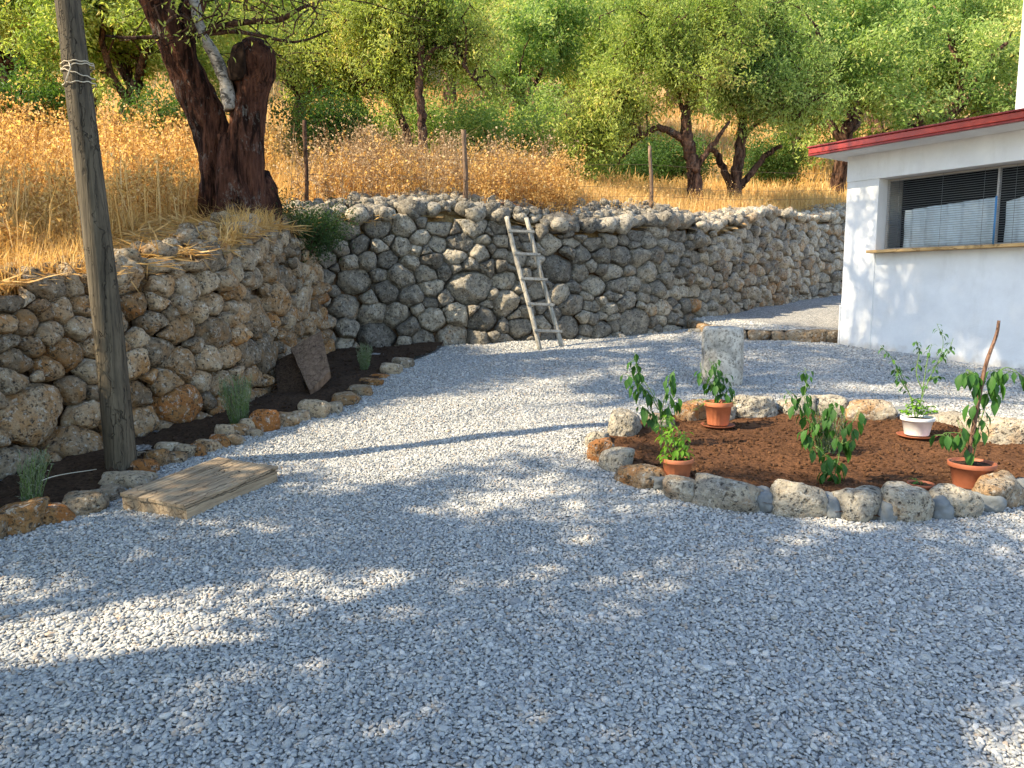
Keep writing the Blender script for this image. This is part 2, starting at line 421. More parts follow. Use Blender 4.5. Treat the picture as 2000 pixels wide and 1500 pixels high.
def catmull(P, n=14):
    P = np.asarray(P, float); Q = np.vstack([2*P[0]-P[1], P, 2*P[-1]-P[-2]]); out = []
    for i in range(1, len(Q)-2):
        for t in np.linspace(0, 1, n, endpoint=False):
            a, b, c, d = Q[i-1], Q[i], Q[i+1], Q[i+2]
            out.append(.5*((2*b)+(-a+c)*t+(2*a-5*b+4*c-d)*t*t+(-a+3*b-3*c+d)*t**3))
    out.append(P[-1]); return np.array(out)
LWc, BWc = catmull(LW), catmull(BW)
yard_poly = np.vstack([LWc[:-4], BWc[6:], [(60, 24), (60, -40), (-12, -40)]])
def in_poly(x, y, poly):
    x = np.asarray(x, float); y = np.asarray(y, float); c = np.zeros(x.shape, bool)
    j = len(poly) - 1
    for i in range(len(poly)):
        xi, yi = poly[i]; xj, yj = poly[j]
        cond = ((yi > y) != (yj > y)) & (x < (xj - xi) * (y - yi) / (yj - yi + 1e-12) + xi)
        c ^= cond; j = i
    return c
def dist_poly(x, y, line):
    x = np.asarray(x, float).ravel(); y = np.asarray(y, float).ravel(); best = np.full(x.shape, 1e9)
    for a, b in zip(line[:-1], line[1:]):
        ab = b - a; L = ab @ ab + 1e-12
        t = np.clip(((x - a[0]) * ab[0] + (y - a[1]) * ab[1]) / L, 0, 1)
        best = np.minimum(best, np.hypot(x - a[0] - t * ab[0], y - a[1] - t * ab[1]))
    return best

def grid_mesh(xs, ys, zf, keep=None):
    X, Y = np.meshgrid(xs, ys); V = np.stack([X.ravel(), Y.ravel(), zf(X.ravel(), Y.ravel())], 1)
    nx = len(xs); i = np.arange(len(ys)-1)[:, None]*nx + np.arange(nx-1)[None, :]
    F = np.stack([i, i+1, i+nx+1, i+nx], -1).reshape(-1, 4)
    if keep is not None: F = F[keep(V[F].mean(1))]
    return V, F

# bed outlines
kerb_px = [(-60,1062),(20,1040),(85,1025),(145,1008),(190,980),(232,950),(268,925),(310,905),(352,905),(398,888),(432,870),(462,862),(495,842),(530,835),(572,822),(608,808),(642,800),(668,785),(700,768),(730,750),(762,730),(790,712)]
kerb_pts = np.array([G(a, b)[:2] for a, b in kerb_px])
bed_poly = np.vstack([[(-4.4, 1.2)], kerb_pts, [G(845, 690)[:2]], BWc[22:8:-1], LWc[::-1][6:-20]])
ring_px = [(1225,838),(1167,868),(1172,895),(1206,915),(1258,945),(1298,965),(1345,978),(1424,995),(1496,1005),(1568,1012),(1626,1016),(1685,1020),(1739,1022),(1780,1022),(1836,1014),(1874,1008),(1925,1000),(1975,990),
           (2080,965),(2150,930),(2140,890),(2060,862),(1955,868),(1860,835),(1800,815),(1694,820),(1613,808),(1550,806),(1469,812),(1400,818),(1330,822),(1275,830)]
ring_pts = np.array([G(a, b)[:2] for a, b in ring_px])

def gravel_z(x, y):
    return gz(x, y) + .010*np.sin(x*2.1 + y*1.3) + .008*np.sin(y*3.7 - x*2.9) + .006*np.sin(x*7.1+1)*np.sin(y*6.3)
xs = np.concatenate([np.linspace(-40, -6, 12), np.linspace(-5.5, 7.5, 131), np.linspace(8, 60, 14)])
ys = np.concatenate([np.linspace(-40, 0, 12), np.linspace(.5, 13, 126), np.linspace(13.5, 24, 15)])
V, F = grid_mesh(xs, ys, gravel_z)
g = link('gravel_ground', npmesh('gravel_ground', V, F), M['gravel']); tag(g, kind='structure')

# upper gravel terrace
C0 = np.array([4.35, 10.20])
edge = np.array([(2.72, 12.0), (2.74, 11.55), (2.85, 11.0), (3.10, 10.62), (3.5, 10.48), (4.0, 10.40), (4.6, 10.38)])
terr_poly = np.vstack([edge, [(9, 9.5), (14, 12), (26, 14)], BWc[::-1][:-44]])
xs = np.arange(2.4, 20, .12); ys = np.arange(9.3, 21, .12)
tz = lambda x, y: gz(x, y) + .14 + .008*np.sin(x*3+y*2)
V, F = grid_mesh(xs, ys, tz, lambda c: in_poly(c[:, 0], c[:, 1], np.vstack([edge + [.06, .0], [(9, 9.5), (20, 12)], [(26, 24)], BWc[::-1][:-44] + [-.25, .3]])))
t_ = link('gravel_terrace', npmesh('gravel_terrace', V, F), M['gravel']); tag(t_, kind='structure')

# hill above the walls
fx = np.concatenate([np.linspace(-140, -14, 22), np.arange(-13, 14, .22), np.linspace(14.5, 140, 22)])
fy = np.concatenate([np.linspace(-40, 0, 10), np.arange(.5, 26, .22), np.linspace(26.5, 60, 30), np.linspace(63, 190, 22)])
wall_line = np.vstack([LWc[:-3], BWc[4:]])
def hill_keep(c):
    inside = in_poly(c[:, 0], c[:, 1], yard_poly); d = dist_poly(c[:, 0], c[:, 1], wall_line)
    return ~inside & (d > .22) | (c[:, 0] < -12) & (c[:, 1] < 24) & ~inside
V, F = grid_mesh(fx, fy, lambda x, y: upz(x, y) - .06, hill_keep)
h = link('hillside', npmesh('hillside', V, F), M['hill']); tag(h, kind='structure')

# ------------------------------------------------------------------ planting beds
def fill_poly(name, poly, zf, mat, step, rs, **kw):
    xs = np.arange(poly[:, 0].min(), poly[:, 0].max() + step, step); ys = np.arange(poly[:, 1].min(), poly[:, 1].max() + step, step)
    V, F = grid_mesh(xs, ys, zf, lambda c: in_poly(c[:, 0], c[:, 1], poly))
    return tag(link(name, npmesh(name, V, F), mat), **kw)
rs = np.random.RandomState(5)
def soilz(x, y):
    P = np.stack([x, y, 0*x], 1)
    return gz(x, y) + .055 + .018*snoise(P, 3, .9, 4, .6)
fill_poly('garden_soil', ring_pts, soilz, M['soil_red'], .03, rs, kind='structure')
def bedz(x, y):
    P = np.stack([x, y, 0*x], 1)
    return gz(x, y) + .035 + .02*snoise(P, 4, .8, 4, .6)
fill_poly('bed_soil', bed_poly, bedz, M['soil_dark'], .05, rs, kind='structure')

# ------------------------------------------------------------------ dry stone walls
class Wall:
    def __init__(s, curve, top, batter=.10):
        s.c = curve; d = np.linalg.norm(np.diff(curve, axis=0), axis=1); s.s = np.concatenate([[0], np.cumsum(d)]); s.L = s.s[-1]
        s.batter = batter; s.topf = top
        T = np.gradient(curve, axis=0); T /= np.linalg.norm(T, axis=1)[:, None]; s.T = T
    def frame(s, a):
        x = np.interp(a, s.s, s.c[:, 0]); y = np.interp(a, s.s, s.c[:, 1])
        tx = np.interp(a, s.s, s.T[:, 0]); ty = np.interp(a, s.s, s.T[:, 1]); l = np.hypot(tx, ty)
        return x, y, tx/l, ty/l
    def H(s, a):
        x, y, _, _ = s.frame(a); return s.topf(x, y) - (gz(x, y) - .05)
    def pt(s, a, v, n=0.0):
        x, y, tx, ty = s.frame(a); nx, ny = ty, -tx          # outwards, into the yard
        k = n - s.batter * v
        return np.stack([x + nx*k, y + ny*k, gz(x, y) - .05 + v], -1)
def clip(poly, px, py, nx, ny, d):
    """keep the side where (p-(px,py)).n <= d"""
    out = []; m = len(poly)
    for i in range(m):
        a = poly[i]; b = poly[(i+1) % m]
        da = (a[0]-px)*nx + (a[1]-py)*ny - d; db = (b[0]-px)*nx + (b[1]-py)*ny - d
        if da <= 0: out.append(a)
        if da*db < 0:
            t = da/(da-db); out.append((a[0]+(b[0]-a[0])*t, a[1]+(b[1]-a[1])*t))
    return out
def build_wall(W, name, seeds, rmin, rmax, seed, tintf, mat, label, cat, s_vis, n_parts=100):
    rs = np.random.RandomState(seed)
    # pixel seeds -> (s, v, rs, rv)
    ss = np.linspace(0, W.L, 500); vs = np.linspace(0, 2.4, 90)
    SS, VV = np.meshgrid(ss, vs); P = W.pt(SS.ravel(), VV.ravel(), .0); Q = project(P)
    sites = []
    asp = 1.22
    for (px, py, hw, hh) in seeds:
        i = np.argmin((Q[:, 0]-px)**2 + (Q[:, 1]-py)**2)
        if (Q[i, 0]-px)**2 + (Q[i, 1]-py)**2 > 400: continue
        a, v = SS.ravel()[i], VV.ravel()[i]
        dd = np.linalg.norm(P[i]-[0, 0, CAMZ])
        e = .05; q0 = project(W.pt(np.array([a-e]), np.array([v])))[0]; q1 = project(W.pt(np.array([a+e]), np.array([v])))[0]
        pu = max(abs(q1[0]-q0[0])/(2*e), 15); ru = min(hw/pu, .36); rv = min(hh/(1500/dd), .3)
        if v > W.H(a) - rv*.35: continue
        sites.append([a, v, math.sqrt(ru*rv)*.86, 1.0])
    sites = [[a, v, r, 1] for a, v, r, _ in sites]
    arr = np.array(sites) if sites else np.zeros((0, 4))
    for k, (hi, tries) in enumerate(((rmax, 2500), ((rmax+rmin)/2, 4000), (rmin*1.1, 9000), (rmin*.8, 9000))):
        lo = (rmin+rmax)/2 if k == 0 else rmin if k < 3 else rmin*.6
        for _ in range(tries):
            a = rs.uniform(0, W.L); v = rs.uniform(0, W.H(a)); r = rs.uniform(min(lo, hi), hi)
            dd = np.hypot((arr[:, 0]-a)/asp, arr[:, 1]-v) if len(arr) else np.array([9])
            lim = (r + arr[:, 2])*.95 if len(arr) else np.array([0])
            if (dd > lim).all(): arr = np.vstack([arr, [a, v, r, 0]])
    order = np.arange(len(arr)); stones = []
    for i in order:
        a, v, r, sd = arr[i]
        B = 4*r + .3
        poly = [(a-B, v-B), (a+B, v-B), (a+B, v+B), (a-B, v+B)]
        dx = (arr[:, 0]-a)/asp; dy = arr[:, 1]-v; D = np.hypot(dx, dy); nb = np.argsort(D)[1:30]
        # power diagram in the stretched space
        poly = [((x-a)/asp, y-v) for x, y in poly]
        for j in nb:
            nx, ny = dx[j]/D[j], dy[j]/D[j]; dist = (D[j]**2 + r*r - arr[j, 2]**2)/(2*D[j])
            poly = clip(poly, 0, 0, nx, ny, dist)
            if len(poly) < 3: break
        if len(poly) < 3: continue
        top = W.H(a) - v + rs.uniform(-.07, .10)
        poly = clip(poly, 0, 0, 0, 1, top); poly = clip(poly, 0, 0, 0, -1, v + .06)
        if len(poly) < 3: continue
        poly = np.array([(x*asp, y) for x, y in poly])
        x0 = np.roll(poly, -1, 0); cr = poly[:, 0]*x0[:, 1]-x0[:, 0]*poly[:, 1]; A = cr.sum()/2
        if A < .0012: continue
        c = np.array([((poly[:, 0]+x0[:, 0])*cr).sum(), ((poly[:, 1]+x0[:, 1])*cr).sum()])/(6*A)
        if np.abs(poly-c).max() > .7: continue
        stones.append((a + c[0], v + c[1], poly - c, A, sd))
    res = []
    for a, v, poly, A, sd in stones:
        nxt = np.roll(poly, -1, 0); e = nxt-poly; L = np.linalg.norm(e, axis=1); ok = L > 1e-4
        N2 = np.stack([e[:, 1], -e[:, 0]], 1)[ok]/L[ok][:, None]; d = (poly[ok]*N2).sum(1)
        d = np.maximum(d*rs.uniform(.94, 1.04, len(d)) - .003, .012)
        size = math.sqrt(A)
        dep = size*rs.uniform(.42, .6)
        N3 = np.concatenate([np.concatenate([N2, rs.uniform(.02, .28, (len(N2), 1))], 1), [[rs.normal(0, .22), rs.normal(.05, .22), 1], [0, 0, -1]]])
        nf = 9
        Rn = rs.normal(size=(nf, 3)); Rn[:, 2] = np.abs(Rn[:, 2]) + .5
        Rn /= np.linalg.norm(Rn, axis=1)[:, None]; N3 /= np.linalg.norm(N3, axis=1)[:, None]
        sup = np.array([(np.append(poly, np.full((len(poly), 1), dep*.5), 1) @ n).max() for n in Rn])
        dd = np.concatenate([d, [dep, dep], sup*rs.uniform(.68, .95, nf)])
        sub = 4 if A > .035 else 3
        Vv, Fv = rockshape(np.concatenate([N3, Rn]), dd, rs.uniform(8, 18), sub)
        sdn = rs.randint(1 << 30)
        nrm = Vv/np.linalg.norm(Vv, axis=1)[:, None]
        Vv = Vv + nrm*(size*.062*snoise(Vv/size, sdn, .6, 3, .6) + size*.026*snoise(Vv/size, sdn+1, 2.4, 3, .65))[:, None]
        x, y, tx, ty = W.frame(a); b = W.batter
        u = np.array([tx, ty, 0]); n = np.array([ty, -tx, b]); n /= np.linalg.norm(n); w = np.cross(n, u)
        if w[2] < 0: w = -w
        o = W.pt(a, v, -dep + rs.uniform(-.02, .06) + size*.14)
        Vw = o + Vv[:, :1]*u + Vv[:, 1:2]*w + Vv[:, 2:]*n
        if np.linalg.det(np.array([u, w, n])) < 0: Fv = Fv[:, ::-1]
        t = tintf(a, v, rs, o)
        res.append((A, Vw, Fv, t, o))
    root = empty(name, (0, 0, 0), label=label, cat=cat)
    Q = np.array([project(r[4])[0] for r in res]); inv = (Q[:, 0] > -30) & (Q[:, 0] < 2030) & (Q[:, 0] < s_vis)
    dist = np.array([np.linalg.norm(r[4] - [0, 0, CAMZ]) for r in res])
    score = np.array([r[0] for r in res])/dist**2*inv
    big = set(np.argsort(-score)[:n_parts])
    rest = MB()
    for i, (A, Vw, Fv, t, o) in enumerate(res):
        if i in big:
            link('stone', npmesh('stone', Vw, Fv, True, np.broadcast_to(t, (len(Vw), 3))), mat, root)
        else: rest.add(Vw, Fv, t)
    r = rest.build('small_stones', mat, root); r['kind'] = 'stuff'
    # earth core behind the stones
    ss = np.linspace(0, W.L, 160); mb = MB(); rows = []
    Hs = W.H(ss)
    rows = [W.pt(ss, 0*ss - .3, -.20), W.pt(ss, Hs - .10, -.17)]
    for dn in (-.22, -.5, -.9, -1.3):
        q = W.pt(ss, Hs, dn); q[:, 2] = upz(q[:, 0], q[:, 1]) - (.05 if dn > -.3 else .02 if dn > -1.2 else .12); rows.append(q)
    n = len(ss)
    def strip(rr):
        k = np.arange(len(rr)-1)[:, None]*n + np.arange(n-1)[None, :]
        return np.concatenate(rr), np.stack([k, k+1, k+n+1, k+n], -1).reshape(-1, 4)
    MB().add(*strip(rows[:2])).build('earth_core', M['core'], root)
    MB().add(*strip(rows[1:])).build('backfill', M['hill'], root)
    print(name, len(res), 'stones')
    return root, len(res)
def z5(l): return [(600+.35*a, 380+.35*b, .35*c, .35*d) for a, b, c, d in l]
def z4(l): return [(.4*a, 450+.4*b, .4*c, .4*d) for a, b, c, d in l]
back_seeds = z5([(215,158,100,88),(400,180,85,50),(555,185,80,50),(730,175,85,50),(920,170,105,50),(1080,160,75,45),(1330,165,65,45),(1475,160,75,50),(290,280,50,45),(190,290,50,45),(345,365,50,50),(440,365,52,55),(275,485,105,75),(530,455,85,60),(415,445,35,40),(660,440,60,50),(690,365,50,45),(445,545,62,68),(575,565,65,60),(690,525,75,42),(905,515,140,92),(1120,480,60,60),(1420,415,98,82),(210,625,85,72),(360,670,80,58),(500,685,68,60),(570,740,62,50),(235,740,78,42),(395,805,118,80),(640,815,65,55),(700,700,75,60),(835,660,60,60),(815,795,105,65),(1000,700,92,60),(985,810,55,40),(1130,605,80,65),(1410,555,65,55),(1495,605,70,55),(1620,510,65,65),(1600,270,52,50),(1755,345,50,65),(1665,340,42,42),(1860,345,60,50),(1910,430,65,55),(1475,740,78,70),(1210,740,75,55),(1660,750,60,45),(1835,720,108,78),(1805,590,45,45),(840,270,55,48),(635,245,58,40),(240,390,42,40),(120,470,50,50),(835,340,55,35),(1010,415,55,33),(915,400,40,30),(1290,540,50,50),(1550,445,42,42),(1740,510,42,45),(1700,630,40,35),(590,380,42,35)])
left_seeds = z4([(195,905,175,145),(110,1140,130,95),(400,1060,120,80),(430,905,70,70),(370,790,100,45),(100,640,90,60),(60,730,100,60),(40,540,45,55),(255,500,65,50),(145,460,55,50),(330,395,60,45),(350,600,75,70),(260,680,65,60),(670,650,60,90),(690,810,65,80),(830,740,50,80),(920,650,70,65),(900,860,120,90),(800,600,90,60),(1065,500,75,65),(920,480,60,65),(765,440,55,55),(680,375,70,50),(820,260,65,55),(945,280,80,60),(1030,240,50,45),(1000,400,45,55),(1080,350,45,65),(1300,400,70,100),(1270,240,80,50),(1420,250,60,60),(1370,340,65,50),(1490,350,45,60),(1140,610,55,55),(1230,580,60,70),(1320,600,60,80),(1185,500,50,50),(715,930,80,80),(240,250,110,60),(180,560,60,45),(420,480,45,50),(1000,930,60,50),(880,1010,90,60)])
wl = Wall(LWc, lambda x, y: upz(x, y) + .02)
wb_ = Wall(BWc, lambda x, y: upz(x, y) - .04)
def tint_l(a, v, rs, o):
    return np.array([rs.uniform(.15, 1), np.clip(rs.normal(.50, .08) - .12*(v-.7), 0, 1), rs.uniform(0, 1)])
def tint_b(a, v, rs, o):
    w = np.clip((o[0]-1.0)/4.5, 0, 1)  # warm light at the right end put into the tint: lighter, more ochre
    return np.array([np.clip(rs.uniform(0, .75) + .3*w, 0, 1), np.clip(rs.normal(.27 + .17*w, .09) - .07*(v-.8), 0, 1), rs.uniform(0, 1)])
build_wall(wl, 'dry_stone_wall', left_seeds, .055, .12, 11, tint_l, M['rock_warm'],
           'low dry stone wall of ochre stained boulders running along the planting bed behind the wooden pole', 'stone wall', 760)
build_wall(wb_, 'dry_stone_wall', back_seeds, .062, .12, 12, tint_b, M['rock'],
           'tall dry stone wall of grey boulders the ladder leans on, running to the white house', 'stone wall', 1670)

# rubble on top of the walls
rs = np.random.RandomState(21)
mb = MB()
def scatter_rubble(W, a0, a1, n, dmin, dmax, s0, s1, tf, lift=0.0):
    for _ in range(n):
        a = rs.uniform(a0, a1); d = rs.uniform(dmin, dmax); s = rs.uniform(s0, s1)**1.0
        p = W.pt(a, W.H(a), -d); p[2] = upz(p[0], p[1]) + s*.25 + lift*rs.uniform(0, 1)
        V, F = rock(rs, s*rs.uniform(.9, 1.5), s, s*rs.uniform(.6, .95), 2, 7)
        mb.add(V @ rot3(rs, .4).T + p, F, tf(a, 1.6, rs, p))
scatter_rubble(wb_, 0.2, 6.0, 60, -.02, .14, .085, .15, tint_b, -.02)
scatter_rubble(wb_, 6.0, 13.0, 70, -.02, .12, .07, .11, tint_b, -.02)
scatter_rubble(wb_, 0.3, 7, 420, .15, .95, .035, .085, tint_b, .08)
scatter_rubble(wb_, 0.3, 14, 620, .12, .75, .03, .10, tint_b)
scatter_rubble(wb_, 2.0, 5.0, 160, .2, .9, .04, .09, tint_b, .12)
scatter_rubble(wb_, 5.0, 12.0, 420, .05, .8, .03, .075, tint_b, .04)
o = mb.build('rubble', M['rock']); tag(o, 'pale rubble stones strewn along the top of the back wall', 'rubble', kind='stuff')
mb = MB()
scatter_rubble(wl, 7.2, 13.5, 150, .10, .45, .03, .08, tint_l, .04)
o = mb.build('rubble', M['rock_warm']); tag(o, 'small stones strewn along the top of the low left wall', 'rubble', kind='stuff')

# ------------------------------------------------------------------ terrace kerb
rs = np.random.RandomState(31)
kr = empty('terrace_kerb', (0, 0, 0), label='low kerb of flat dark stones between the column and the house corner', cat='kerb')
ec = catmull(edge, 6); el = np.concatenate([[0], np.cumsum(np.linalg.norm(np.diff(ec, axis=0), axis=1))])
a = .0
while a < el[-1] - .25:
    w = rs.uniform(.09, .17); a += w
    x = np.interp(a, el, ec[:, 0]); y = np.interp(a, el, ec[:, 1]); a += w*.9
    x2 = np.interp(a, el, ec[:, 0]); y2 = np.interp(a, el, ec[:, 1]); ang = math.atan2(y2-y, x2-x)
    V, F = rock(rs, w*1.08, .09, .085, 3, 7)
    V = V*(rs.uniform(.8, 1.15) if a < el[-1] - .7 else 1.35)
    c, s = math.cos(ang), math.sin(ang); R = np.array([[c, -s, 0], [s, c, 0], [0, 0, 1]])
    V = V @ R.T + [x, y, gz(x, y) + .07]
    link('stone', npmesh('stone', V, F, True, np.broadcast_to([rs.uniform(.1, .8), rs.uniform(.3, .5), rs.uniform()], (len(V), 3))), M['rock_warm'], kr)

# ------------------------------------------------------------------ house
HR = math.atan2(-.832, .555)
HZ = gz(*C0)
house = empty('white_house', (C0[0], C0[1], HZ), HR, label='small white plastered building with red roof edge and long blinds window', cat='building')
LEN, DEP = 6.0, 4.2
WZ0, WZ1, WX0, WX1 = 1.21, 2.10, .435, 5.4
TOP = 2.42
mb = MB()
mb.box((0, 0, -.7), (WX0, .24, WZ1))                            # corner pier
mb.box((WX1, 0, -.7), (LEN, .24, WZ1))
mb.box((WX0, .012, -.7), (WX1, .24, WZ0 - .035))                # wall below the window
mb.box((0, -.015, WZ1), (LEN, .24, TOP))                        # beam over the opening
mb.box((0, .24, -.7), (.22, DEP, TOP)); mb.box((LEN-.22, .24, -.7), (LEN, DEP, TOP)); mb.box((.22, DEP-.22, -.7), (LEN-.22, DEP, TOP))
mb.box((-.018, -.012, -.7), (-.001, .5, 0.52))
mb.build('wall', M['plaster'], house, smooth=False)
mb = MB(); OX, OY = .22, .45
mb.box((-OX, -OY+.03, TOP), (LEN+.3, DEP+.2, TOP + .06))
mb.build('soffit', M['plaster'], house, smooth=False)
roof = MB().box((-OX-.02, -OY+.01, TOP + .062), (LEN+.32, DEP+.25, TOP + .125)).build('roof', M['rooftop'], house, False)
fb = MB(); y0 = -OY
fb.box((-OX-.04, y0-.030, TOP+.030), (LEN+.34, y0+.008, TOP+.100), bev=.006)
fb.box((-OX-.04, y0+.010, TOP+.030), (-OX-.021, DEP+.27, TOP+.100))
f_ = fb.build('fascia', M['fascia'], roof, False)
ft = MB(); ft.box((-OX-.055, y0-.048, TOP+.102), (LEN+.35, y0+.008, TOP+.123), bev=.005); ft.box((-OX-.05, y0-.022, TOP+.004), (LEN+.34, y0+.028, TOP+.028), bev=.004)
ft.build('fascia_trim', M['fascia_dark'], roof, False)
# sill
MB().box((WX0-.03, -.16, WZ0-.034), (WX1, .20, WZ0), bev=.004).build('window_sill', M['sill'], house, False)
win = MB()
gy = .20
win.box((WX0+.002, gy-.0, WZ0+.002), (WX0+.03, gy+.03, WZ1-.002)); win.box((WX0+.03, gy, WZ1-.03), (WX1-.002, gy+.03, WZ1-.002)); win.box((WX0+.03, gy, WZ0+.002), (WX1-.002, gy+.03, WZ0+.03))
for xx in (1.75, 3.1, 4.45): win.box((xx-.011, gy-.02, WZ0+.03), (xx+.011, gy+.028, WZ1-.03))
window = win.build('window', M['frame'], house, False)
# interior backing and cloth
MB().box((WX0-.2, .9, WZ0-.4), (WX1, .93, WZ1+.3)).build('interior', M['dark'], window, False)
# recessed pale cloth panels behind the slats, upper edges slanting
def cloth(x0, x1, za, zb_, y):
    n = 60; x = np.linspace(x0, x1, n); zt = np.linspace(za, zb_, n)
    yy = y + .014*np.sin(x*31) + .008*np.sin(x*73+1)
    rows = 9; V = []
    for k in range(rows):
        f = k/(rows-1); V.append(np.stack([x, yy + .006*np.sin(k+x*9), WZ0 + .01 + (zt-WZ0-.01)*f], 1))
    V = np.concatenate(V); k = np.arange(rows-1)[:, None]*n + np.arange(n-1)[None, :]
    F = np.stack([k, k+1, k+n+1, k+n], -1).reshape(-1, 4); return V, F
cb = MB(); cb.add(*cloth(WX0+.18, 1.70, WZ0+.50, WZ0+.56, gy+.10)); cb.add(*cloth(1.80, 3.0, WZ0+.50, WZ0+.76, gy+.10)); cb.add(*cloth(3.2, 5.2, WZ0+.5, WZ0+.6, gy+.10))
cbo = cb.build('curtain', M['cloth'], window)
sm = cbo.modifiers.new('thickness', 'SOLIDIFY'); sm.thickness = .003
sl = MB(); z = WZ0 + .03; rs = np.random.RandomState(2)
while z < WZ1 - .03:
    for (x0, x1) in ((WX0+.035, 1.740), (1.758, 3.09), (3.11, 4.44), (4.46, WX1-.01)):
        j = rs.normal(0, .001)
        V = np.array([(x0, gy-.050, z+.002+j), (x1, gy-.050, z+.002+j), (x1, gy-.042, z+.006+j), (x0, gy-.042, z+.006+j), (x0, gy-.034, z+.004+j), (x1, gy-.034, z+.004+j)])
        V2 = V + [0, 0, -.0015]; 
        F = np.array([[0,1,2,3],[3,2,5,4],[6,9,8,7],[9,10,11,8],[0,6,7,1],[4,5,11,10]])
        sl.add(np.concatenate([V, V2]), F)
    z += .0265
bl = sl.build('blind', M['slat'], house, False)
for xx in (.62, 1.15, 1.62, 1.95, 2.6, 3.3, 4.0): MB().add(*tube([(xx, gy-.058, WZ0+.01), (xx, gy-.058, WZ1-.01)], .002, 5)).build('cord', M['slat'], bl)
MB().add(*tube([(1.765, gy-.075, WZ0+.002), (1.765, gy-.075, WZ0+.55)], .011, 8)).build('blue_pipe', M['blue'], window)
# chimney pipe on the roof
cpos = at(1998, 150, 9.0)
zr = HZ + TOP + .125
ch = MB()
V, F = lathe([(.0, 0), (.105, 0), (.105, .02), (.085, .03), (.085, 2.6), (.095, 2.6), (.095, 2.66), (0, 2.66)], 28)
Mi = np.array(Matrix.Rotation(-HR, 3, 'Z'))
loc = (np.array([cpos[0]+.04, cpos[1], zr]) - np.array([C0[0], C0[1], HZ])) @ Mi.T
ch.add(V + loc, F); ch.build('chimney', M['white_metal'], roof)

# ------------------------------------------------------------------ wooden pole
pole = empty('wooden_pole', tuple(G(238, 925)), label='tall weathered round wooden pole leaning slightly, tied with twine near the top', cat='pole')
b = np.array(pole.location); tp = at(137, 0, 4.86)
d = (tp - b)
n = 60; f = np.linspace(-.05, 2.0, n)
pts = b + f[:, None]*d; pts = pts + np.stack([.012*np.sin(f*4), .01*np.cos(f*3.1), 0*f], 1)
rad = np.interp(f, [0, 1, 2], [.094, .070, .058])
V, F = tube(pts, rad, 30, 3, .035); V = V - b
MB().add(V, F).build('shaft', M['pole'], pole)
tw = MB(); rs = np.random.RandomState(3)
for (py, ti) in ((128, .25), (137, -.3), (158, .12), (120, .1)):
    fz = np.interp(py, [0, 925], [1, 0]); c = fz*d; r = np.interp(fz, [0, 1], [.102, .080]) + .006
    th = np.linspace(0, 2*np.pi, 40)
    P = c + np.stack([r*np.cos(th), r*np.sin(th), ti*r*np.cos(th+rs.uniform(-.5, .5)) + .004*np.sin(9*th)], 1)
    tw.add(*tube(P, .0035, 6, cap=False))
c = (1-130/925)*d; tw.add(*tube([c+[-.0, -.092, .02], c+[.012, -.10, -.01], c+[-.012, -.098, -.06], c+[-.03, -.094, -.10]], .0035, 6))
tw.build('twine', M['twine'], pole)

# ------------------------------------------------------------------ ladder
lad = empty('wooden_ladder', tuple(G(1076, 686)), label='grey wooden ladder with five rungs leaning on the tall stone wall', cat='ladder')
L0 = np.array(lad.location)
bl_, br = G(1055, 686), G(1097, 680); tl, tr = at(989, 424, 10.28), at(1027, 426, 10.42)
def rail(p, q, seed):
    f = np.linspace(-.01, 1, 24)[:, None]; P = p + f*(q-p)
    P = P + .006*np.stack([np.sin(f[:, 0]*7+seed), np.cos(f[:, 0]*5+seed), 0*f[:, 0]], 1)
    V, F = tube(P - L0, .030, 12, seed, .10); return V, F
for k, (p, q) in enumerate(((bl_, tl), (br, tr))):
    MB().add(*rail(p, q, k)).build('rail', M['ladder'], lad)
for py in (454.5, 500, 549, 598, 649):
    fl = (686-py)/(686-424.0); fr = (680-py-1)/(680-426.0)
    p = bl_ + fl*(tl-bl_); q = br + fr*(tr-br); e = (q-p); e /= np.linalg.norm(e)
    up = (tl-bl_)/np.linalg.norm(tl-bl_); nn = np.cross(e, up)
    if nn[1] > 0: nn = -nn
    up = np.cross(nn, e); up = up if up[2] > 0 else -up
    Lr = np.linalg.norm(q-p)
    Mx = np.eye(4); Mx[:3, 0] = e; Mx[:3, 1] = nn; Mx[:3, 2] = up; Mx[:3, 3] = p - L0 + nn*.030
    MB().box((-.045, -.012, -.018), (Lr+.05, .012, .018), M=Mx, bev=.003).build('rung', M['ladder'], lad, False)

# ------------------------------------------------------------------ wooden hatch lying on the gravel
p0, p1, p2 = G(240, 998), G(367, 1024), G(548, 944)
e1 = p1-p0; e2 = p2-p1; a1 = np.linalg.norm(e1); a2 = np.linalg.norm(e2); e1 = e1/a1; e2 = e2 - e1*(e2@e1); e2 /= np.linalg.norm(e2)
hat = empty('wooden_hatch', tuple(p0), label='weathered plank hatch board lying flat on the gravel beside the pole', cat='wooden board')
up = np.cross(e1, e2); hat.rotation_euler = Matrix(np.stack([e1, e2, up], 1).tolist()).to_euler()
hgt = .085; rs = np.random.RandomState(8)
pl = [(.0, .128), (.136, .206), (.2135, .335), (.3405, a1)]
for i, (xa, xb) in enumerate(pl):
    mb = MB(); mb.box((xa, -.006-.005*(i % 2), 0), (xb, a2+.002, .020), bev=.003); o = mb.build('plank', M['plank'], hat, False); o.location = (0, 0, hgt + [.004, 0, .003, .001][i]); 
    o.rotation_euler = (0, [.012, -.01, .004, -.008][i], 0)
MB().box((0.004, 0, .0), (.028, a2-.01, hgt-.001), bev=.002).build('side_board', M['plank'], hat, False)
MB().box((a1-.028, .0, .0), (a1-.002, a2-.01, hgt-.001), bev=.002).build('side_board', M['plank'], hat, False)
MB().box((.03, .0, .0), (a1-.03, .024, hgt-.001), bev=.002).build('end_board', M['plank'], hat, False)
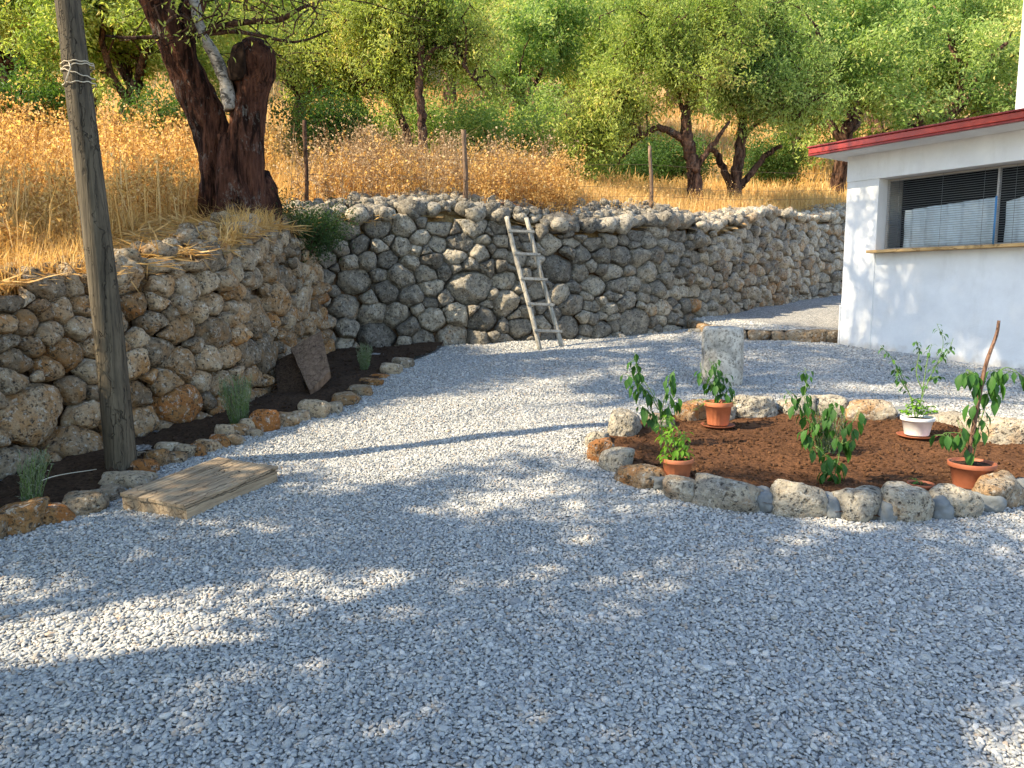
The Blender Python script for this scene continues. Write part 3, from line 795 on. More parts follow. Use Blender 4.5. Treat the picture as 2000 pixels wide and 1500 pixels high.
MB().box((.03, a2-.035, .0), (a1-.03, a2-.011, hgt-.001), bev=.002).build('end_board', M['plank'], hat, False)

# ------------------------------------------------------------------ stone column stump
cb0 = G(1409, 752)
colm = empty('stone_column', tuple(cb0 - [0, 0, .02]), label='short round white stone column standing on the gravel behind the ring bed', cat='column')
V, F = ico(5); hgt = .60; r = .198
p = 14
rr = ((np.hypot(V[:, 0], V[:, 1])/r)**p + (np.abs(V[:, 2])/(hgt/2))**p)**(-1/p)
P = V*rr[:, None]; P = P*(1 + .022*snoise(P/r, 7, .5, 4, .6))[:, None]; P[:, 2] += hgt/2
P[:, 0] *= 1 + .05*(1 - P[:, 2]/hgt)
def m_column():
    t = NT('weathered white stone'); c = t.obj(); n = t.noise(c, 7, 6, .65, .3); n2 = t.noise(c, 34, 6, .7); n3 = t.noise(t.obj((1, 1, .35)), 10, 4, .6)
    col = t.mix(t.ramp(n, [(.4, 0), (.6, 1)]), (.34, .32, .28), (.58, .55, .48))
    col = t.mix(t.ramp(n2, [(.38, .85), (.5, 0)]), col, (.13, .12, .10)); col = t.mix(t.ramp(n3, [(.55, 0), (.7, .45)]), col, (.20, .18, .15))
    return t.done(t.bsdf(col, .9, t.bump(n2, .8, .012), .15))
M['column'] = m_column()
link('shaft', npmesh('shaft', P, F), M['column'], colm)
V, F = rock(rs, .10, .07, .05, 3); pp = G(1357, 652)
o = link('flat_stone', npmesh('flat_stone', V + [0, 0, .03], F, True, np.broadcast_to([.9, .1, .4], (len(V), 3))), M['rock']); o.location = pp
tag(o, 'flat pale stone at the left end of the terrace kerb, just behind the column', 'stone')

# ------------------------------------------------------------------ kerb stones along the left bed
# (px, py of base, width px, height px, ochre, brightness, label)
KS = [
 (-52,1062,70,44,.55,.5,None),
 (24,1046,56,48,.66,.5,'orange brown pointed stone at the near left end of the bed edging'),
 (84,1028,62,30,.74,.6,'flat orange stone second from the near left end of the bed edging'),
 (146,1014,66,40,.36,.45,'pitted grey brown rock below the left lavender in the bed edging'),
 (196,984,44,24,.18,.5,'low grey stone between the pitted rock and the pale slab near the pole'),
 (212,968,36,18,.12,.6,'small flat grey stone touching the pale slab near the pole foot'),
 (240,956,68,26,.08,.9,'flat pale grey slab in front of the pole foot'),
 (262,932,52,26,.82,.4,'rust red rough stone at the pole foot behind the pale slab'),
 (266,906,34,20,.25,.6,'grey stone tucked against the right side of the pole foot'),
 (298,916,34,30,.60,.35,'brown stone with white tip right of the pole foot'),
 (318,896,40,26,.10,.95,'smooth round pale stone sitting on the edging right of the pole'),
 (336,908,36,20,.55,.5,'brown stone under the smooth round pale stone'),
 (358,898,34,26,.30,.6,'grey tan stone right of the smooth round pale stone'),
 (378,895,30,22,.72,.4,'dull red brown stone in the middle of the bed edging'),
 (396,885,40,22,.55,.9,'split cream topped orange stone in the middle of the bed edging'),
 (426,876,34,24,.75,.45,'rust stone below the upright egg shaped stone'),
 (430,866,28,32,.15,.85,'upright egg shaped pale stone on the bed edging left of the grey green bush'),
 (452,872,32,20,.50,.6,'tan stone right of the upright egg shaped stone'),
 (462,856,34,22,.60,.5,'brown stone in front of the grey green bush'),
 (478,848,32,26,.35,.8,'pale brown stone below the grey green bush'),
 (492,856,26,16,.42,.5,'small tan stone below the bright orange rock'),
 (509,846,44,38,.88,.55,'large bright orange rock right of the grey green bush'),
 (540,836,32,20,.62,.5,'orange stone beside the large bright orange rock'),
 (542,820,26,14,.92,.6,'small vivid orange stone behind the orange rocks'),
 (560,834,36,22,.50,.7,'tan stone following the orange rocks'),
 (580,826,30,20,.40,.75,'cream stone left of the big pale boulder in the edging'),
 (607,818,46,30,.35,.95,'big pale pinkish boulder in the far half of the edging'),
 (642,808,32,18,.10,.65,'flat bluish grey stone after the big pale boulder'),
 (672,792,42,20,.60,.5,'long flat tan stone in front of the leaning boards'),
 (700,772,40,16,.45,.6,'flat tan stone beyond the leaning boards'),
 (722,756,36,14,.68,.5,'reddish flat stone towards the far end of the edging'),
 (742,744,26,12,.82,.55,'small orange stone near the far end of the edging'),
 (762,735,32,22,.30,.9,'pale pointed stone second from the far end of the edging'),
 (782,722,28,20,.10,.45,'dark grey stone at the far end of the edging'),
]
rs = np.random.RandomState(41)
for (px, py, w, hpx, och, br_, lab) in KS:
    p = G(px, py); dist = p[1]; hw = w/1500*dist/2*1.42; hh = hpx/1500*dist/2*1.5
    V, F = rock(rs, hw, hw*rs.uniform(.65, .85), hh, 4 if w > 45 else 3, rs.uniform(7, 12), 10, .06)
    V = V @ np.array(Matrix.Rotation(rs.uniform(-.3, .3), 3, 'Z')).T
    V[:, 2] += hh*.70
    o = link('edging_stone', npmesh('edging_stone', V, F, True, np.broadcast_to([br_, och, rs.uniform()], (len(V), 3))), M['rock_warm'])
    o.location = p + np.array([0, hw*.7, -.01])
    tag(o, lab or 'brown stone at the very start of the bed edging', 'stone', 'stones edging the planting bed')

# ------------------------------------------------------------------ ring of mortared stones round the soil
RING = [  # px, py base, w px, h px, ochre, brightness, label
 (1222,858,92,62,.12,.75,None),(1167,874,44,34,.30,.8,None),(1176,904,56,46,.86,.6,'bright orange stone'),(1206,926,60,52,.22,.85,None),(1256,958,96,52,.62,.7,'orange brown stone'),
 (1336,984,74,50,.40,.8,None),(1424,1000,132,70,.36,.75,None),(1568,1014,112,68,.32,.85,None),(1685,1022,92,68,.22,.7,None),(1780,1024,100,76,.38,1.0,'white stone with an orange flank'),
 (1876,1012,84,64,.06,.9,None),(1962,996,110,74,.55,.6,'brown rounded stone'),(2085,975,110,70,.4,.7,None),(2165,935,100,60,.4,.7,None),
 (2130,893,100,60,.5,.7,None),(2040,880,100,64,.45,.8,None),(1955,880,104,72,.45,.95,None),(1868,842,64,38,.35,.8,None),(1828,832,56,30,.2,.8,None),
 (1700,828,92,52,.58,.9,'orange beige stone'),(1622,820,66,48,.25,.9,None),(1552,818,58,44,.35,.9,None),(1478,822,92,52,.22,1.0,None),(1412,826,44,36,.2,.8,None),(1352,830,66,50,.66,.8,'yellow brown stone'),(1290,842,50,36,.5,.6,None),
]
MORT = [(1298,966,38,38),(1372,988,24,48),(1498,1006,34,50),(1626,1018,34,50),(1737,1026,36,50),(1835,1016,40,48),(1922,1004,36,44),(1440,820,30,30),(1516,820,30,34),(1590,820,30,30),(1660,826,26,30),(1770,830,50,30),(2020,985,40,44)]
ring = empty('stone_ring', tuple(G(1600, 920)), label='oval ring of mortared white grey and orange stones around the red soil bed', cat='garden border')
R0 = np.array(ring.location); rs = np.random.RandomState(52)
cen = ring_pts.mean(0)
for (px, py, w, hpx, och, br_, lab) in RING:
    p = G(px, py); dist = p[1]; hw = w/1500*dist/2*1.06; hh = hpx/1500*dist/2*1.12; hd = min(hw, .11)*rs.uniform(.85, 1.05)
    i = np.argmin(np.hypot(*(ring_pts - p[:2]).T)); tg = ring_pts[(i+1) % len(ring_pts)] - ring_pts[i-1]; ang = math.atan2(tg[1], tg[0])
    V, F = rock(rs, hw, hd, hh, 5 if w > 80 else 4, rs.uniform(7, 12), 12, .075)
    V = V @ np.array(Matrix.Rotation(ang, 3, 'Z')).T
    V[:, 2] += hh*.78
    front = 1 if py > 900 else 0.2
    V = V + (p - R0) + [0, hd*.75*front, -.01]
    o = link('stone', npmesh('stone', V, F, True, np.broadcast_to([br_*.72, och, rs.uniform()], (len(V), 3))), M['rock'], ring)
    if lab: o['label'] = lab
for (px, py, w, hpx) in MORT:
    p = G(px, py-6); dist = p[1]; hw = w/1500*dist/2*1.45; hh = hpx/1500*dist/2*1.05
    V, F = rock(rs, hw, hw*1.3, hh, 4, 6, 8, .11); V[:, 2] += hh*.8
    link('mortar', npmesh('mortar', V + (p - R0) + [0, .05, -.01], F, True, np.zeros((len(V), 3))), M['mortar'], ring)

# ------------------------------------------------------------------ crumbs on soil
def scatter_mesh(name, mat, n, poly, zf, s0, s1, seed, **kw):
    rs = np.random.RandomState(seed); V1, F1 = ico(1); mb = MB(); lo, hi = poly.min(0), poly.max(0); k = 0
    P = rs.uniform(lo, hi, (n*3, 2)); P = P[in_poly(P[:, 0], P[:, 1], poly)][:n]
    z = zf(P[:, 0], P[:, 1])
    for (x, y), zz in zip(P, z):
        s = s0 + (s1-s0)*rs.uniform()**3
        V = V1*(1 + rs.uniform(-.3, .3, len(V1)))[:, None]*[s, s*rs.uniform(.6, 1), s*rs.uniform(.5, .8)]
        mb.add(V @ rot3(rs, .5).T + [x, y, zz + s*.2], F1, [rs.uniform(), rs.uniform(0, .5), rs.uniform()])
    o = mb.build(name, mat, smooth=False); return tag(o, **kw)
scatter_mesh('soil_clods', M['crumb'], 5200, ring_pts*.97 + cen*.03, soilz, .004, .020, 61, label='loose reddish clods of earth scattered over the ring bed', cat='soil', kind='stuff')
scatter_mesh('soil_clods', M['soil_dark'], 1600, bed_poly, bedz, .006, .03, 62, label='dark clods of earth in the bed below the left wall', cat='soil', kind='stuff')

# ------------------------------------------------------------------ gravel pebbles (stuff, geometry nodes)
def pebbles():
    rs = np.random.RandomState(71)
    sp = .0122; pts = []
    y = 1.9
    P = []
    while y < 15.5:
        s = sp if y < 5 else sp*(1 + .14*(y-5))
        hw = min(.72*y + .6, 6.5); x = np.arange(-hw, hw, s)
        P.append(np.stack([x + rs.uniform(-.5, .5, len(x))*s*1.1, y + rs.uniform(-.5, .5, len(x))*s*1.1, np.full(len(x), s/sp)], 1)); y += s*.86
    P = np.concatenate(P)
    keep = ~in_poly(P[:, 0], P[:, 1], ring_pts*.985 + cen*.015) & ~in_poly(P[:, 0], P[:, 1], bed_poly)
    hx = (P[:, 0]-C0[0])*.832 + (P[:, 1]-C0[1])*.555
    keep &= (hx < 0) & in_poly(P[:, 0], P[:, 1], yard_poly) 
    P = P[keep]; n = len(P)
    size = np.exp(rs.normal(0, .26, n))*.0067*(1 + .55*(P[:, 2]-1))
    big = rs.uniform(size=n) < .006; size[big] *= 1.6
    size[P[:, 1] < 3.2] *= 1.04
    scl = np.stack([size*rs.uniform(1.0, 1.45, n), size*rs.uniform(.75, 1.0, n), size*rs.uniform(.42, .72, n)], 1)
    rot = np.stack([rs.normal(0, .38, n), rs.normal(0, .38, n), rs.uniform(0, 6.28, n)], 1)
    terr = in_poly(P[:, 0], P[:, 1], np.vstack([edge + [.05, .03], [(9, 10), (9, 22), (2, 22)]]))
    z = np.where(terr, tz(P[:, 0], P[:, 1]), gravel_z(P[:, 0], P[:, 1])) + rs.uniform(-.001, .0075, n) + size*.15
    me = bpy.data.meshes.new('pebbles'); me.vertices.add(n)
    me.vertices.foreach_set('co', np.stack([P[:, 0], P[:, 1], z], 1).astype(np.float32).ravel())
    for nm, arr in (('scl', scl), ('rot', rot)):
        a = me.attributes.new(nm, 'FLOAT_VECTOR', 'POINT'); a.data.foreach_set('vector', arr.astype(np.float32).ravel())
    me.materials.append(M['pebble'])
    o = bpy.data.objects.new('gravel_pebbles', me); COL.objects.link(o)
    ng = bpy.data.node_groups.new('pebbles', 'GeometryNodeTree')
    ng.interface.new_socket('Geometry', in_out='INPUT', socket_type='NodeSocketGeometry'); ng.interface.new_socket('Geometry', in_out='OUTPUT', socket_type='NodeSocketGeometry')
    N = ng.nodes.new; Lk = ng.links.new
    gi, go = N('NodeGroupInput'), N('NodeGroupOutput')
    m2p = N('GeometryNodeMeshToPoints'); Lk(gi.outputs[0], m2p.inputs['Mesh'])
    icn = N('GeometryNodeMeshIcoSphere'); icn.inputs['Radius'].default_value = 1; icn.inputs['Subdivisions'].default_value = 3
    nz = N('ShaderNodeTexNoise'); nz.inputs['Scale'].default_value = .9; nz.inputs['Detail'].default_value = 1
    vs = N('ShaderNodeVectorMath'); vs.operation = 'SUBTRACT'; Lk(nz.outputs['Color'], vs.inputs[0]); vs.inputs[1].default_value = (.5, .5, .5)
    vm = N('ShaderNodeVectorMath'); vm.operation = 'SCALE'; Lk(vs.outputs[0], vm.inputs[0]); vm.inputs['Scale'].default_value = .9
    spn = N('GeometryNodeSetPosition'); Lk(icn.outputs['Mesh'], spn.inputs[0]); Lk(vm.outputs[0], spn.inputs['Offset'])
    sh = N('GeometryNodeSetShadeSmooth'); Lk(spn.outputs[0], sh.inputs[0])
    mt = N('GeometryNodeSetMaterial'); mt.inputs['Material'].default_value = M['pebble']; Lk(sh.outputs[0], mt.inputs[0])
    iop = N('GeometryNodeInstanceOnPoints'); Lk(m2p.outputs[0], iop.inputs['Points']); Lk(mt.outputs[0], iop.inputs['Instance'])
    for nm, key in (('scl', 'Scale'), ('rot', 'Rotation')):
        na = N('GeometryNodeInputNamedAttribute'); na.data_type = 'FLOAT_VECTOR'; na.inputs['Name'].default_value = nm
        if key == 'Rotation':
            e2r = N('FunctionNodeEulerToRotation'); Lk(na.outputs['Attribute'], e2r.inputs[0]); Lk(e2r.outputs[0], iop.inputs[key])
        else: Lk(na.outputs['Attribute'], iop.inputs[key])
    Lk(iop.outputs[0], go.inputs[0])
    md = o.modifiers.new('pebbles', 'NODES'); md.node_group = ng
    tag(o, 'smooth blue grey gravel pebbles covering the whole yard', 'gravel', kind='stuff')
    print('pebbles', n)
pebbles()

# ------------------------------------------------------------------ leaves and plants
def leaves(P, D, L, Wd, rs, tint, fold=.25, curl=.15):
    """diamond leaves: base P, direction D (unit), length L, width Wd"""
    n = len(P); D = D/(np.linalg.norm(D, axis=1)[:, None]+1e-9)
    R = rs.normal(size=(n, 3)); S = np.cross(D, R); S /= np.linalg.norm(S, axis=1)[:, None]+1e-9; Nn = np.cross(S, D)
    L = np.broadcast_to(L, (n,))[:, None]; Wd = np.broadcast_to(Wd, (n,))[:, None]
    m = P + D*L*.45
    V = np.stack([P, m + S*Wd*.5 + Nn*Wd*fold, P + D*L - Nn*L*curl, m - S*Wd*.5 + Nn*Wd*fold], 1).reshape(-1, 3)
    i = np.arange(n)[:, None]*4
    return V, np.concatenate([i + [0, 1, 2], i + [0, 2, 3]]), np.repeat(tint, 4, 0)
def rnd_tint(rs, n, lo=0, hi=1): return np.stack([rs.uniform(lo, hi, n), rs.uniform(size=n), rs.uniform(size=n)], 1)

def big_leaf(mb, p, d, L, W, rs, droop=.6, t=.4):
    """broad leaf with 2 x 5 cells, folded along its midrib and drooping"""
    d = d/np.linalg.norm(d); side = np.cross(d, [0, 0, 1.0]); side /= np.linalg.norm(side)+1e-9
    if rs.uniform() < .5: side = side*1.0
    tw_ = rs.uniform(-.7, .7); up = np.cross(side, d); side = side*math.cos(tw_) + up*math.sin(tw_); 
    prof = [0, .62, 1.0, .82, .42, 0]; rows = []; q = np.array(p, float); dd = d.copy()
    for k, w in enumerate(prof):
        un = np.cross(side, dd)
        rows.append([q - side*W*.5*w + un*W*.16*w, q.copy(), q + side*W*.5*w + un*W*.16*w])
        dd = dd + np.array([0, 0, -droop*.35]); dd /= np.linalg.norm(dd); q = q + dd*L/5
    V = np.array(rows).reshape(-1, 3); F = []
    for k in range(5):
        a = k*3; F += [[a, a+1, a+4, a+3], [a+1, a+2, a+5, a+4]]
    mb.add(V, np.array(F), [t, 0, 0])

def tree_mesh(seed, H, R, tr, nleaf, leafL, droop=0.0, trunkfrac=.28, lean=(0, 0), fork=5, clump=.16, low=0.0):
    rs = np.random.RandomState(seed); wood = MB(); tw = []
    def grow(p, d, L, r, lev):
        n = [7, 8, 6, 5][lev]; pts = [p]; q = p.copy(); dd = d/np.linalg.norm(d)
        for k in range(n):
            dd = dd + rs.normal(0, [.10, .22, .28, .3][lev], 3) + np.array([0, 0, [.05, .10, .03, -.06-droop][lev]]); dd /= np.linalg.norm(dd)
            q = q + dd*L/n; pts.append(q.copy())
        pts = np.array(pts); r1 = r*[.72, .4, .35, .3][lev]
        wood.add(*tube(pts, np.linspace(r, r1, n+1), [14, 8, 6, 4][lev], rs.randint(9999), [.10, .06, 0, 0][lev], cap=lev < 2))
        if lev == 3:
            tw.append(pts[1:]); return
        nc = [fork, 6, 6][lev]
        for k in range(nc):
            if lev == 0: f = 1.0 - .22*(k/nc); az = 6.28*k/nc + rs.uniform(-.5, .5); el = rs.uniform(.25, 1.1) - low; dv = np.array([math.cos(az)*math.cos(el), math.sin(az)*math.cos(el), math.sin(el)])
            else:
                f = rs.uniform(.3, 1.0) if k else 1.0; i = int(f*n); t = pts[i]-pts[max(i-1, 0)]; t /= np.linalg.norm(t)
                dv = t + rs.normal(0, .65, 3); dv[2] += .05
            i = min(int(f*n), n)
            grow(pts[i].copy(), dv, [R*.95, R*.62, R*.38][lev]*rs.uniform(.75, 1.25), r1*[.72, .62, .55][lev], lev+1)
    d0 = np.array([lean[0], lean[1], 1.0])
    grow(np.zeros(3) - [0, 0, .1], d0, H*trunkfrac, tr, 0)
    T = np.concatenate(tw); sd = rs.randint(len(T), size=nleaf)
    P = T[sd] + rs.normal(0, clump, (nleaf, 3))
    outv = P - [0, 0, H*.4]; D = rs.normal(0, 1, (nleaf, 3)) + outv/np.linalg.norm(outv, axis=1)[:, None]*.5 + [0, 0, -.5-droop*3]
    cl = snoise(P, seed, .35, 2)
    tint = np.clip(.40 + .42*cl + rs.normal(0, .20, nleaf), 0, 1); tint[rs.uniform(size=nleaf) < .04] = 1
    V, F, t = leaves(P, D, leafL*rs.uniform(.7, 1.3, nleaf), leafL*rs.uniform(.34, .46, nleaf), rs, np.stack([tint, tint*0, tint*0], 1))
    wm = npmesh('trunk', np.concatenate(wood.V), [np.concatenate(f) for f in wood.F.values()])
    cm = npmesh('crown', V, F, False, t)
    return wm, cm
VAR = [tree_mesh(101, 6.0, 2.3, .17, 30000, .11, low=-.25, clump=.12, trunkfrac=.30), tree_mesh(102, 6.6, 2.4, .19, 33000, .105, low=-.1, clump=.12, trunkfrac=.30), tree_mesh(103, 5.6, 2.1, .15, 28000, .11, .04, low=-.15, clump=.11, trunkfrac=.36), tree_mesh(104, 7.0, 2.4, .16, 32000, .105, .02, .36, clump=.13, low=-.2),
       tree_mesh(105, 6.2, 2.3, .17, 25000, .12, low=.0, clump=.085, trunkfrac=.30), tree_mesh(106, 6.2, 2.3, .17, 10000, .12, low=.0, clump=.07, trunkfrac=.30)]
mats = {'leaf': M['leaf'], 'y': M['leaf_y'], 'd': M['leaf_d']}
CM = {}
def crown_mesh(v, k):
    if (v, k) not in CM:
        me = VAR[v][1].copy(); me.materials.clear(); me.materials.append(mats[k]); CM[(v, k)] = me
    return CM[(v, k)]
for v in VAR: v[0].materials.append(M['bark'])
def put_tree(x, y, v, k, sc, rz, label, group='orchard trees behind the stone wall', name='almond_tree', sz=1.0, dz=0):
    r = empty(name, (x, y, upz(x, y) - .08 + dz), rz, label=label, cat='tree', group=group); r.scale = (sc, sc, sc*sz)
    link('trunk', VAR[v][0], None, r); link('crown', crown_mesh(v, k), None, r)
    return r
def px_tree(px, Y, *a, **kw): return put_tree((px-1000)/1500*Y*1.0, Y, *a, **kw)
px_tree(1622, 20.5, 0, 'leaf', 1.2, 4.0, 'orchard tree whose trunk rises just left of the red roof corner')
px_tree(1020, 23.0, 2, 'leaf', 1.1, 5.1, 'bushy orchard tree filling the gap above the fence post')
px_tree(1190, 27.5, 0, 'y', 1.05, 3.3, 'paler orchard tree beyond the gap, left of the bent limb tree')
px_tree(245, 15.5, 0, 'y', .95, 5.6, 'orchard tree with stout dark trunk between the pole and the old tree', sz=.95)
px_tree(196, 18.0, 2, 'y', 1.0, 2.5, 'orchard tree with thin dark trunk immediately right of the pole')
px_tree(40, 19.0, 1, 'y', .95, 3.8, 'leafy orchard tree at the left edge behind the golden weeds')
px_tree(600, 21.0, 1, 'y', 1.05, 2.9, 'feathery orchard tree behind the cut stub of the old tree')
px_tree(420, 24.0, 3, 'leaf', 1.1, 4.6, 'orchard tree seen behind the leaning limb of the old tree')
px_tree(1530, 25.0, 2, 'leaf', 1.3, 1.4, 'tall orchard tree behind the forked trunks, above the wall end')
px_tree(1800, 22.0, 1, 'leaf', 1.25, 5.0, 'orchard tree with drooping yellow tipped branches above the red roof')
px_tree(1950, 26.0, 3, 'leaf', 1.35, .6, 'large orchard tree at the right edge beside the white chimney')
px_tree(1700, 30.0, 0, 'leaf', 1.45, 2.0, 'tall orchard tree in the second row above the roof corner')
px_tree(1300, 33.0, 3, 'leaf', 1.5, 3.0, 'tall orchard tree in the second row behind the bent limb tree')
px_tree(880, 31.0, 1, 'leaf', 1.5, .2, 'tall orchard tree in the second row behind the slender straight tree')
px_tree(650, 33.0, 2, 'y', 1.6, .8, 'tall orchard tree in the second row behind the feathery one')
px_tree(300, 30.0, 2, 'y', 1.6, 4.9, 'tall orchard tree in the second row left of the old tree')
px_tree(80, 31.0, 3, 'leaf', 1.6, 1.9, 'tall orchard tree in the second row at the left edge')
def traced_tree(Y, label, paths, blobs, seed, mat='leaf', nl=9000, leafL=.085):
    """tree with its own limbs (points: px, py, width px, depth) and leafy boughs around blob centres"""
    rs = np.random.RandomState(seed); x0, y0 = paths[0][0][0], paths[0][0][1]; b = at(x0, y0, Y); b[2] = min(b[2], upz(b[0], b[1]) - .02)
    r = empty('almond_tree', tuple(b), label=label, cat='tree', group='orchard trees behind the stone wall'); wood = MB(); tips = []
    for k, p in enumerate(paths):
        A = np.array([np.append(at(q[0], q[1], Y + (q[3] if len(q) > 3 else 0)), q[2]/1500*Y/2) for q in p])
        if k == 0: A = np.vstack([[b[0], b[1], b[2]-.15, A[0, 3]*1.25], A[1:]]) if len(A) > 1 else A
        C = catmull(A, 7); P = C[:, :3] - b + rs.normal(0, .012, (len(C), 3)); wood.add(*tube(P, C[:, 3], 10, seed+k, .10)); tips.append(P[len(P)//2:])
    tips = np.concatenate(tips); T = []
    for (cx, cy, rx, ry, dy) in blobs:
        c = at(cx, cy, Y + dy) - b; R = np.array([rx, rx*.8, ry])/1500*Y
        for m in range(22):
            e = c + rs.normal(0, .5, 3)*R; s_ = tips[np.argmin(np.linalg.norm(tips - e, axis=1) + rs.uniform(0, .5, len(tips)))]
            f = np.linspace(0, 1, 8)[:, None]; P = s_ + (e-s_)*f + [0, 0, 1]*(.22*np.sin(f*3.1)) + rs.normal(0, .03, (8, 3)); wood.add(*tube(P, np.linspace(.028, .008, 8), 5))
            for q in range(9):
                st = P[rs.randint(3, 8)]; e2 = st + rs.normal(0, .30, 3) + [0, 0, -.06]; Q = st + (e2-st)*np.linspace(0, 1, 5)[:, None]; wood.add(*tube(Q, np.linspace(.007, .003, 5), 3, cap=False)); T.append(Q[1:])
    T = np.concatenate(T); n = nl*len(blobs); P = T[rs.randint(len(T), size=n)] + rs.normal(0, .075, (n, 3))
    tn = np.clip(.45 + .4*snoise(P, seed, .35, 2) + rs.normal(0, .2, n), 0, 1); L = leafL*rs.uniform(.6, 1.25, n)
    V, F, t = leaves(P, rs.normal(size=(n, 3)) + [0, 0, -.7], L, L*rs.uniform(.3, .42, n), rs, np.stack([tn, tn, tn], 1))
    wood.build('trunk', M['bark'], r); link('crown', npmesh('crown', V, F, False, t), mats[mat], r)
traced_tree(15.5, 'orchard tree with a long bent limb reaching left, behind the middle of the stone wall',
    [[(1355,388,30),(1356,340,26),(1346,290,24),(1340,240,20),(1350,180,13),(1372,110,8),(1400,20,6)], [(1344,280,16),(1318,262,14),(1285,250,12),(1258,262,11),(1225,266,8),(1200,290,5)], [(1268,258,8,0),(1235,280,7,.2),(1208,320,5,.3)],
     [(1345,260,12),(1330,200,9),(1315,130,7),(1300,40,4)], [(1357,335,13,-.1),(1378,300,11,-.1),(1402,270,8,-.2),(1425,235,5,-.2)]],
    [(1310,60,110,80,0),(1420,70,90,80,.3),(1190,190,60,45,-.2),(1240,110,80,60,.2),(1370,150,80,45,-.4),(1150,260,40,30,-.2)], 501, 'y')
traced_tree(16.5, 'orchard tree with a dark forked trunk, next right of the bent limb tree',
    [[(1432,392,26),(1438,340,22),(1446,290,20),(1450,235,15),(1465,160,10),(1490,60,6)], [(1436,380,18,.1),(1418,340,14,.1),(1400,300,11,.1),(1385,290,8,.1)], [(1450,270,10),(1480,240,8),(1520,225,6),(1560,235,4)], [(1440,370,14,.2),(1470,335,12,.3),(1500,300,10,.3),(1525,285,7,.3)]],
    [(1490,60,110,80,.2),(1560,140,80,55,0),(1500,200,60,35,-.4),(1420,170,55,40,.3)], 502)
traced_tree(15.0, 'slender orchard tree with straight dark trunk between the old trunk and the fence post',
    [[(828,300,20),(824,240,17),(818,180,16),(822,110,14),(820,40,11),(818,-40,8)], [(822,130,10),(850,95,9),(885,105,7),(915,140,6),(940,175,3)], [(820,80,8),(790,30,6),(760,0,4)]],
    [(830,10,100,70,0),(900,90,70,55,.3),(740,60,80,60,.2),(770,150,50,35,.5)], 503, 'y', 8000)
traced_tree(16.0, 'orchard tree with a trunk leaning left, just behind the slender straight one',
    [[(806,305,18),(795,265,15),(778,220,14),(765,175,11),(770,120,8),(760,60,5)], [(770,200,8),(745,175,6),(720,165,4)]],
    [(700,60,90,70,.2),(640,150,70,60,.1),(600,60,80,70,.3)], 504, 'y', 8000)

# trees standing outside the picture that shade the yard
GS = 'trees on the left bank shading the gravel'
put_tree(-6.1, .9, 4, 'leaf', 1.12, .5, 'tree on the left bank whose shade falls on the near gravel', GS, dz=.8)
put_tree(-3.5, -1.5, 5, 'leaf', 1.05, 2.5, 'tree on the left bank nearest the viewer', GS, dz=.8)
put_tree(-7.4, 6.1, 3, 'leaf', .84, 2.5, 'tree on the left bank whose shade reaches the ladder wall', GS, dz=1.0)

# far wood
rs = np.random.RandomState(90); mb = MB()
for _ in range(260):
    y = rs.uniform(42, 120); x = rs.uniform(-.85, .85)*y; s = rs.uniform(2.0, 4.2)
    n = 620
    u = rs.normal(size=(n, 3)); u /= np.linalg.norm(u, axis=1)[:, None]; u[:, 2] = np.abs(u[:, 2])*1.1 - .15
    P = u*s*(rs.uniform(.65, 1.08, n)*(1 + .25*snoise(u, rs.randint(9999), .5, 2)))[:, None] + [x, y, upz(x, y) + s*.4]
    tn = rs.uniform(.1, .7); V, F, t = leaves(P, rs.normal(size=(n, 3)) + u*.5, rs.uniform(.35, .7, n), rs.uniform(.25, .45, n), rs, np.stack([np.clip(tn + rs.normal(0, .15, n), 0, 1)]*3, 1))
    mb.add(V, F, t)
tag(mb.build('distant_wood', M['leaf_hazed'], smooth=False), 'distant wood, its green paled for haze, covering the hillside behind the orchard', 'wood', kind='stuff')

# bushes behind the wall
def bush_mesh(seed, n, s, leafL, squash=.8):
    rs = np.random.RandomState(seed); st = MB(); cs = []
    for k in range(16):
        az = rs.uniform(0, 6.28); L = s*rs.uniform(.5, 1); e = np.array([math.cos(az)*L*.8, math.sin(az)*L*.8, L*squash*rs.uniform(.6, 1.5)])
        P = np.array([e*f + [0, 0, .2*s*math.sin(f*3)] for f in np.linspace(0, 1, 6)]); st.add(*tube(P, np.linspace(.02, .006, 6)*s, 5)); cs.append(P[2:])
    c = np.concatenate(cs); P = c[rs.randint(len(c), size=n)] + rs.normal(0, .17*s, (n, 3)); P[:, 2] = np.abs(P[:, 2])
    V, F, t = leaves(P, rs.normal(size=(n, 3)) + [0, 0, .2], leafL*rs.uniform(.7, 1.3, n), leafL*rs.uniform(.35, .5, n), rs, rnd_tint(rs, n, .1, .8))
    return npmesh('branches', np.concatenate(st.V), [np.concatenate(f) for f in st.F.values()]), npmesh('foliage', V, F, False, t)
BV = [bush_mesh(201, 9000, 1.0, .07), bush_mesh(202, 9000, 1.0, .06)]
for b_ in BV: b_[0].materials.append(M['bark'])
BM = {}
def put_bush(px, Y, v, mat, sc, rz, label, name='green_bush', grp='bushes under the orchard trees', x=None, dz=0):
    x = (px-1000)/1500*Y if x is None else x
    r = empty(name, (x, Y, upz(x, Y) - .05 + dz), rz, label=label, cat='bush', group=grp); r.scale = (sc, sc, sc)
    link('branches', BV[v][0], None, r)
    if (v, mat) not in BM:
        me = BV[v][1].copy(); me.materials.append(M[mat]); BM[(v, mat)] = me
    link('foliage', BM[(v, mat)], None, r); return r
put_bush(985, 17.0, 0, 'leaf', 1.5, 1, 'bright green bush behind the fence post')
put_bush(880, 18.5, 1, 'leaf', 1.5, 2, 'green bush left of the fence post below the slender tree')
put_bush(1110, 18.0, 1, 'leaf', 1.3, 3, 'green bush between the fence post and the bent limb tree')
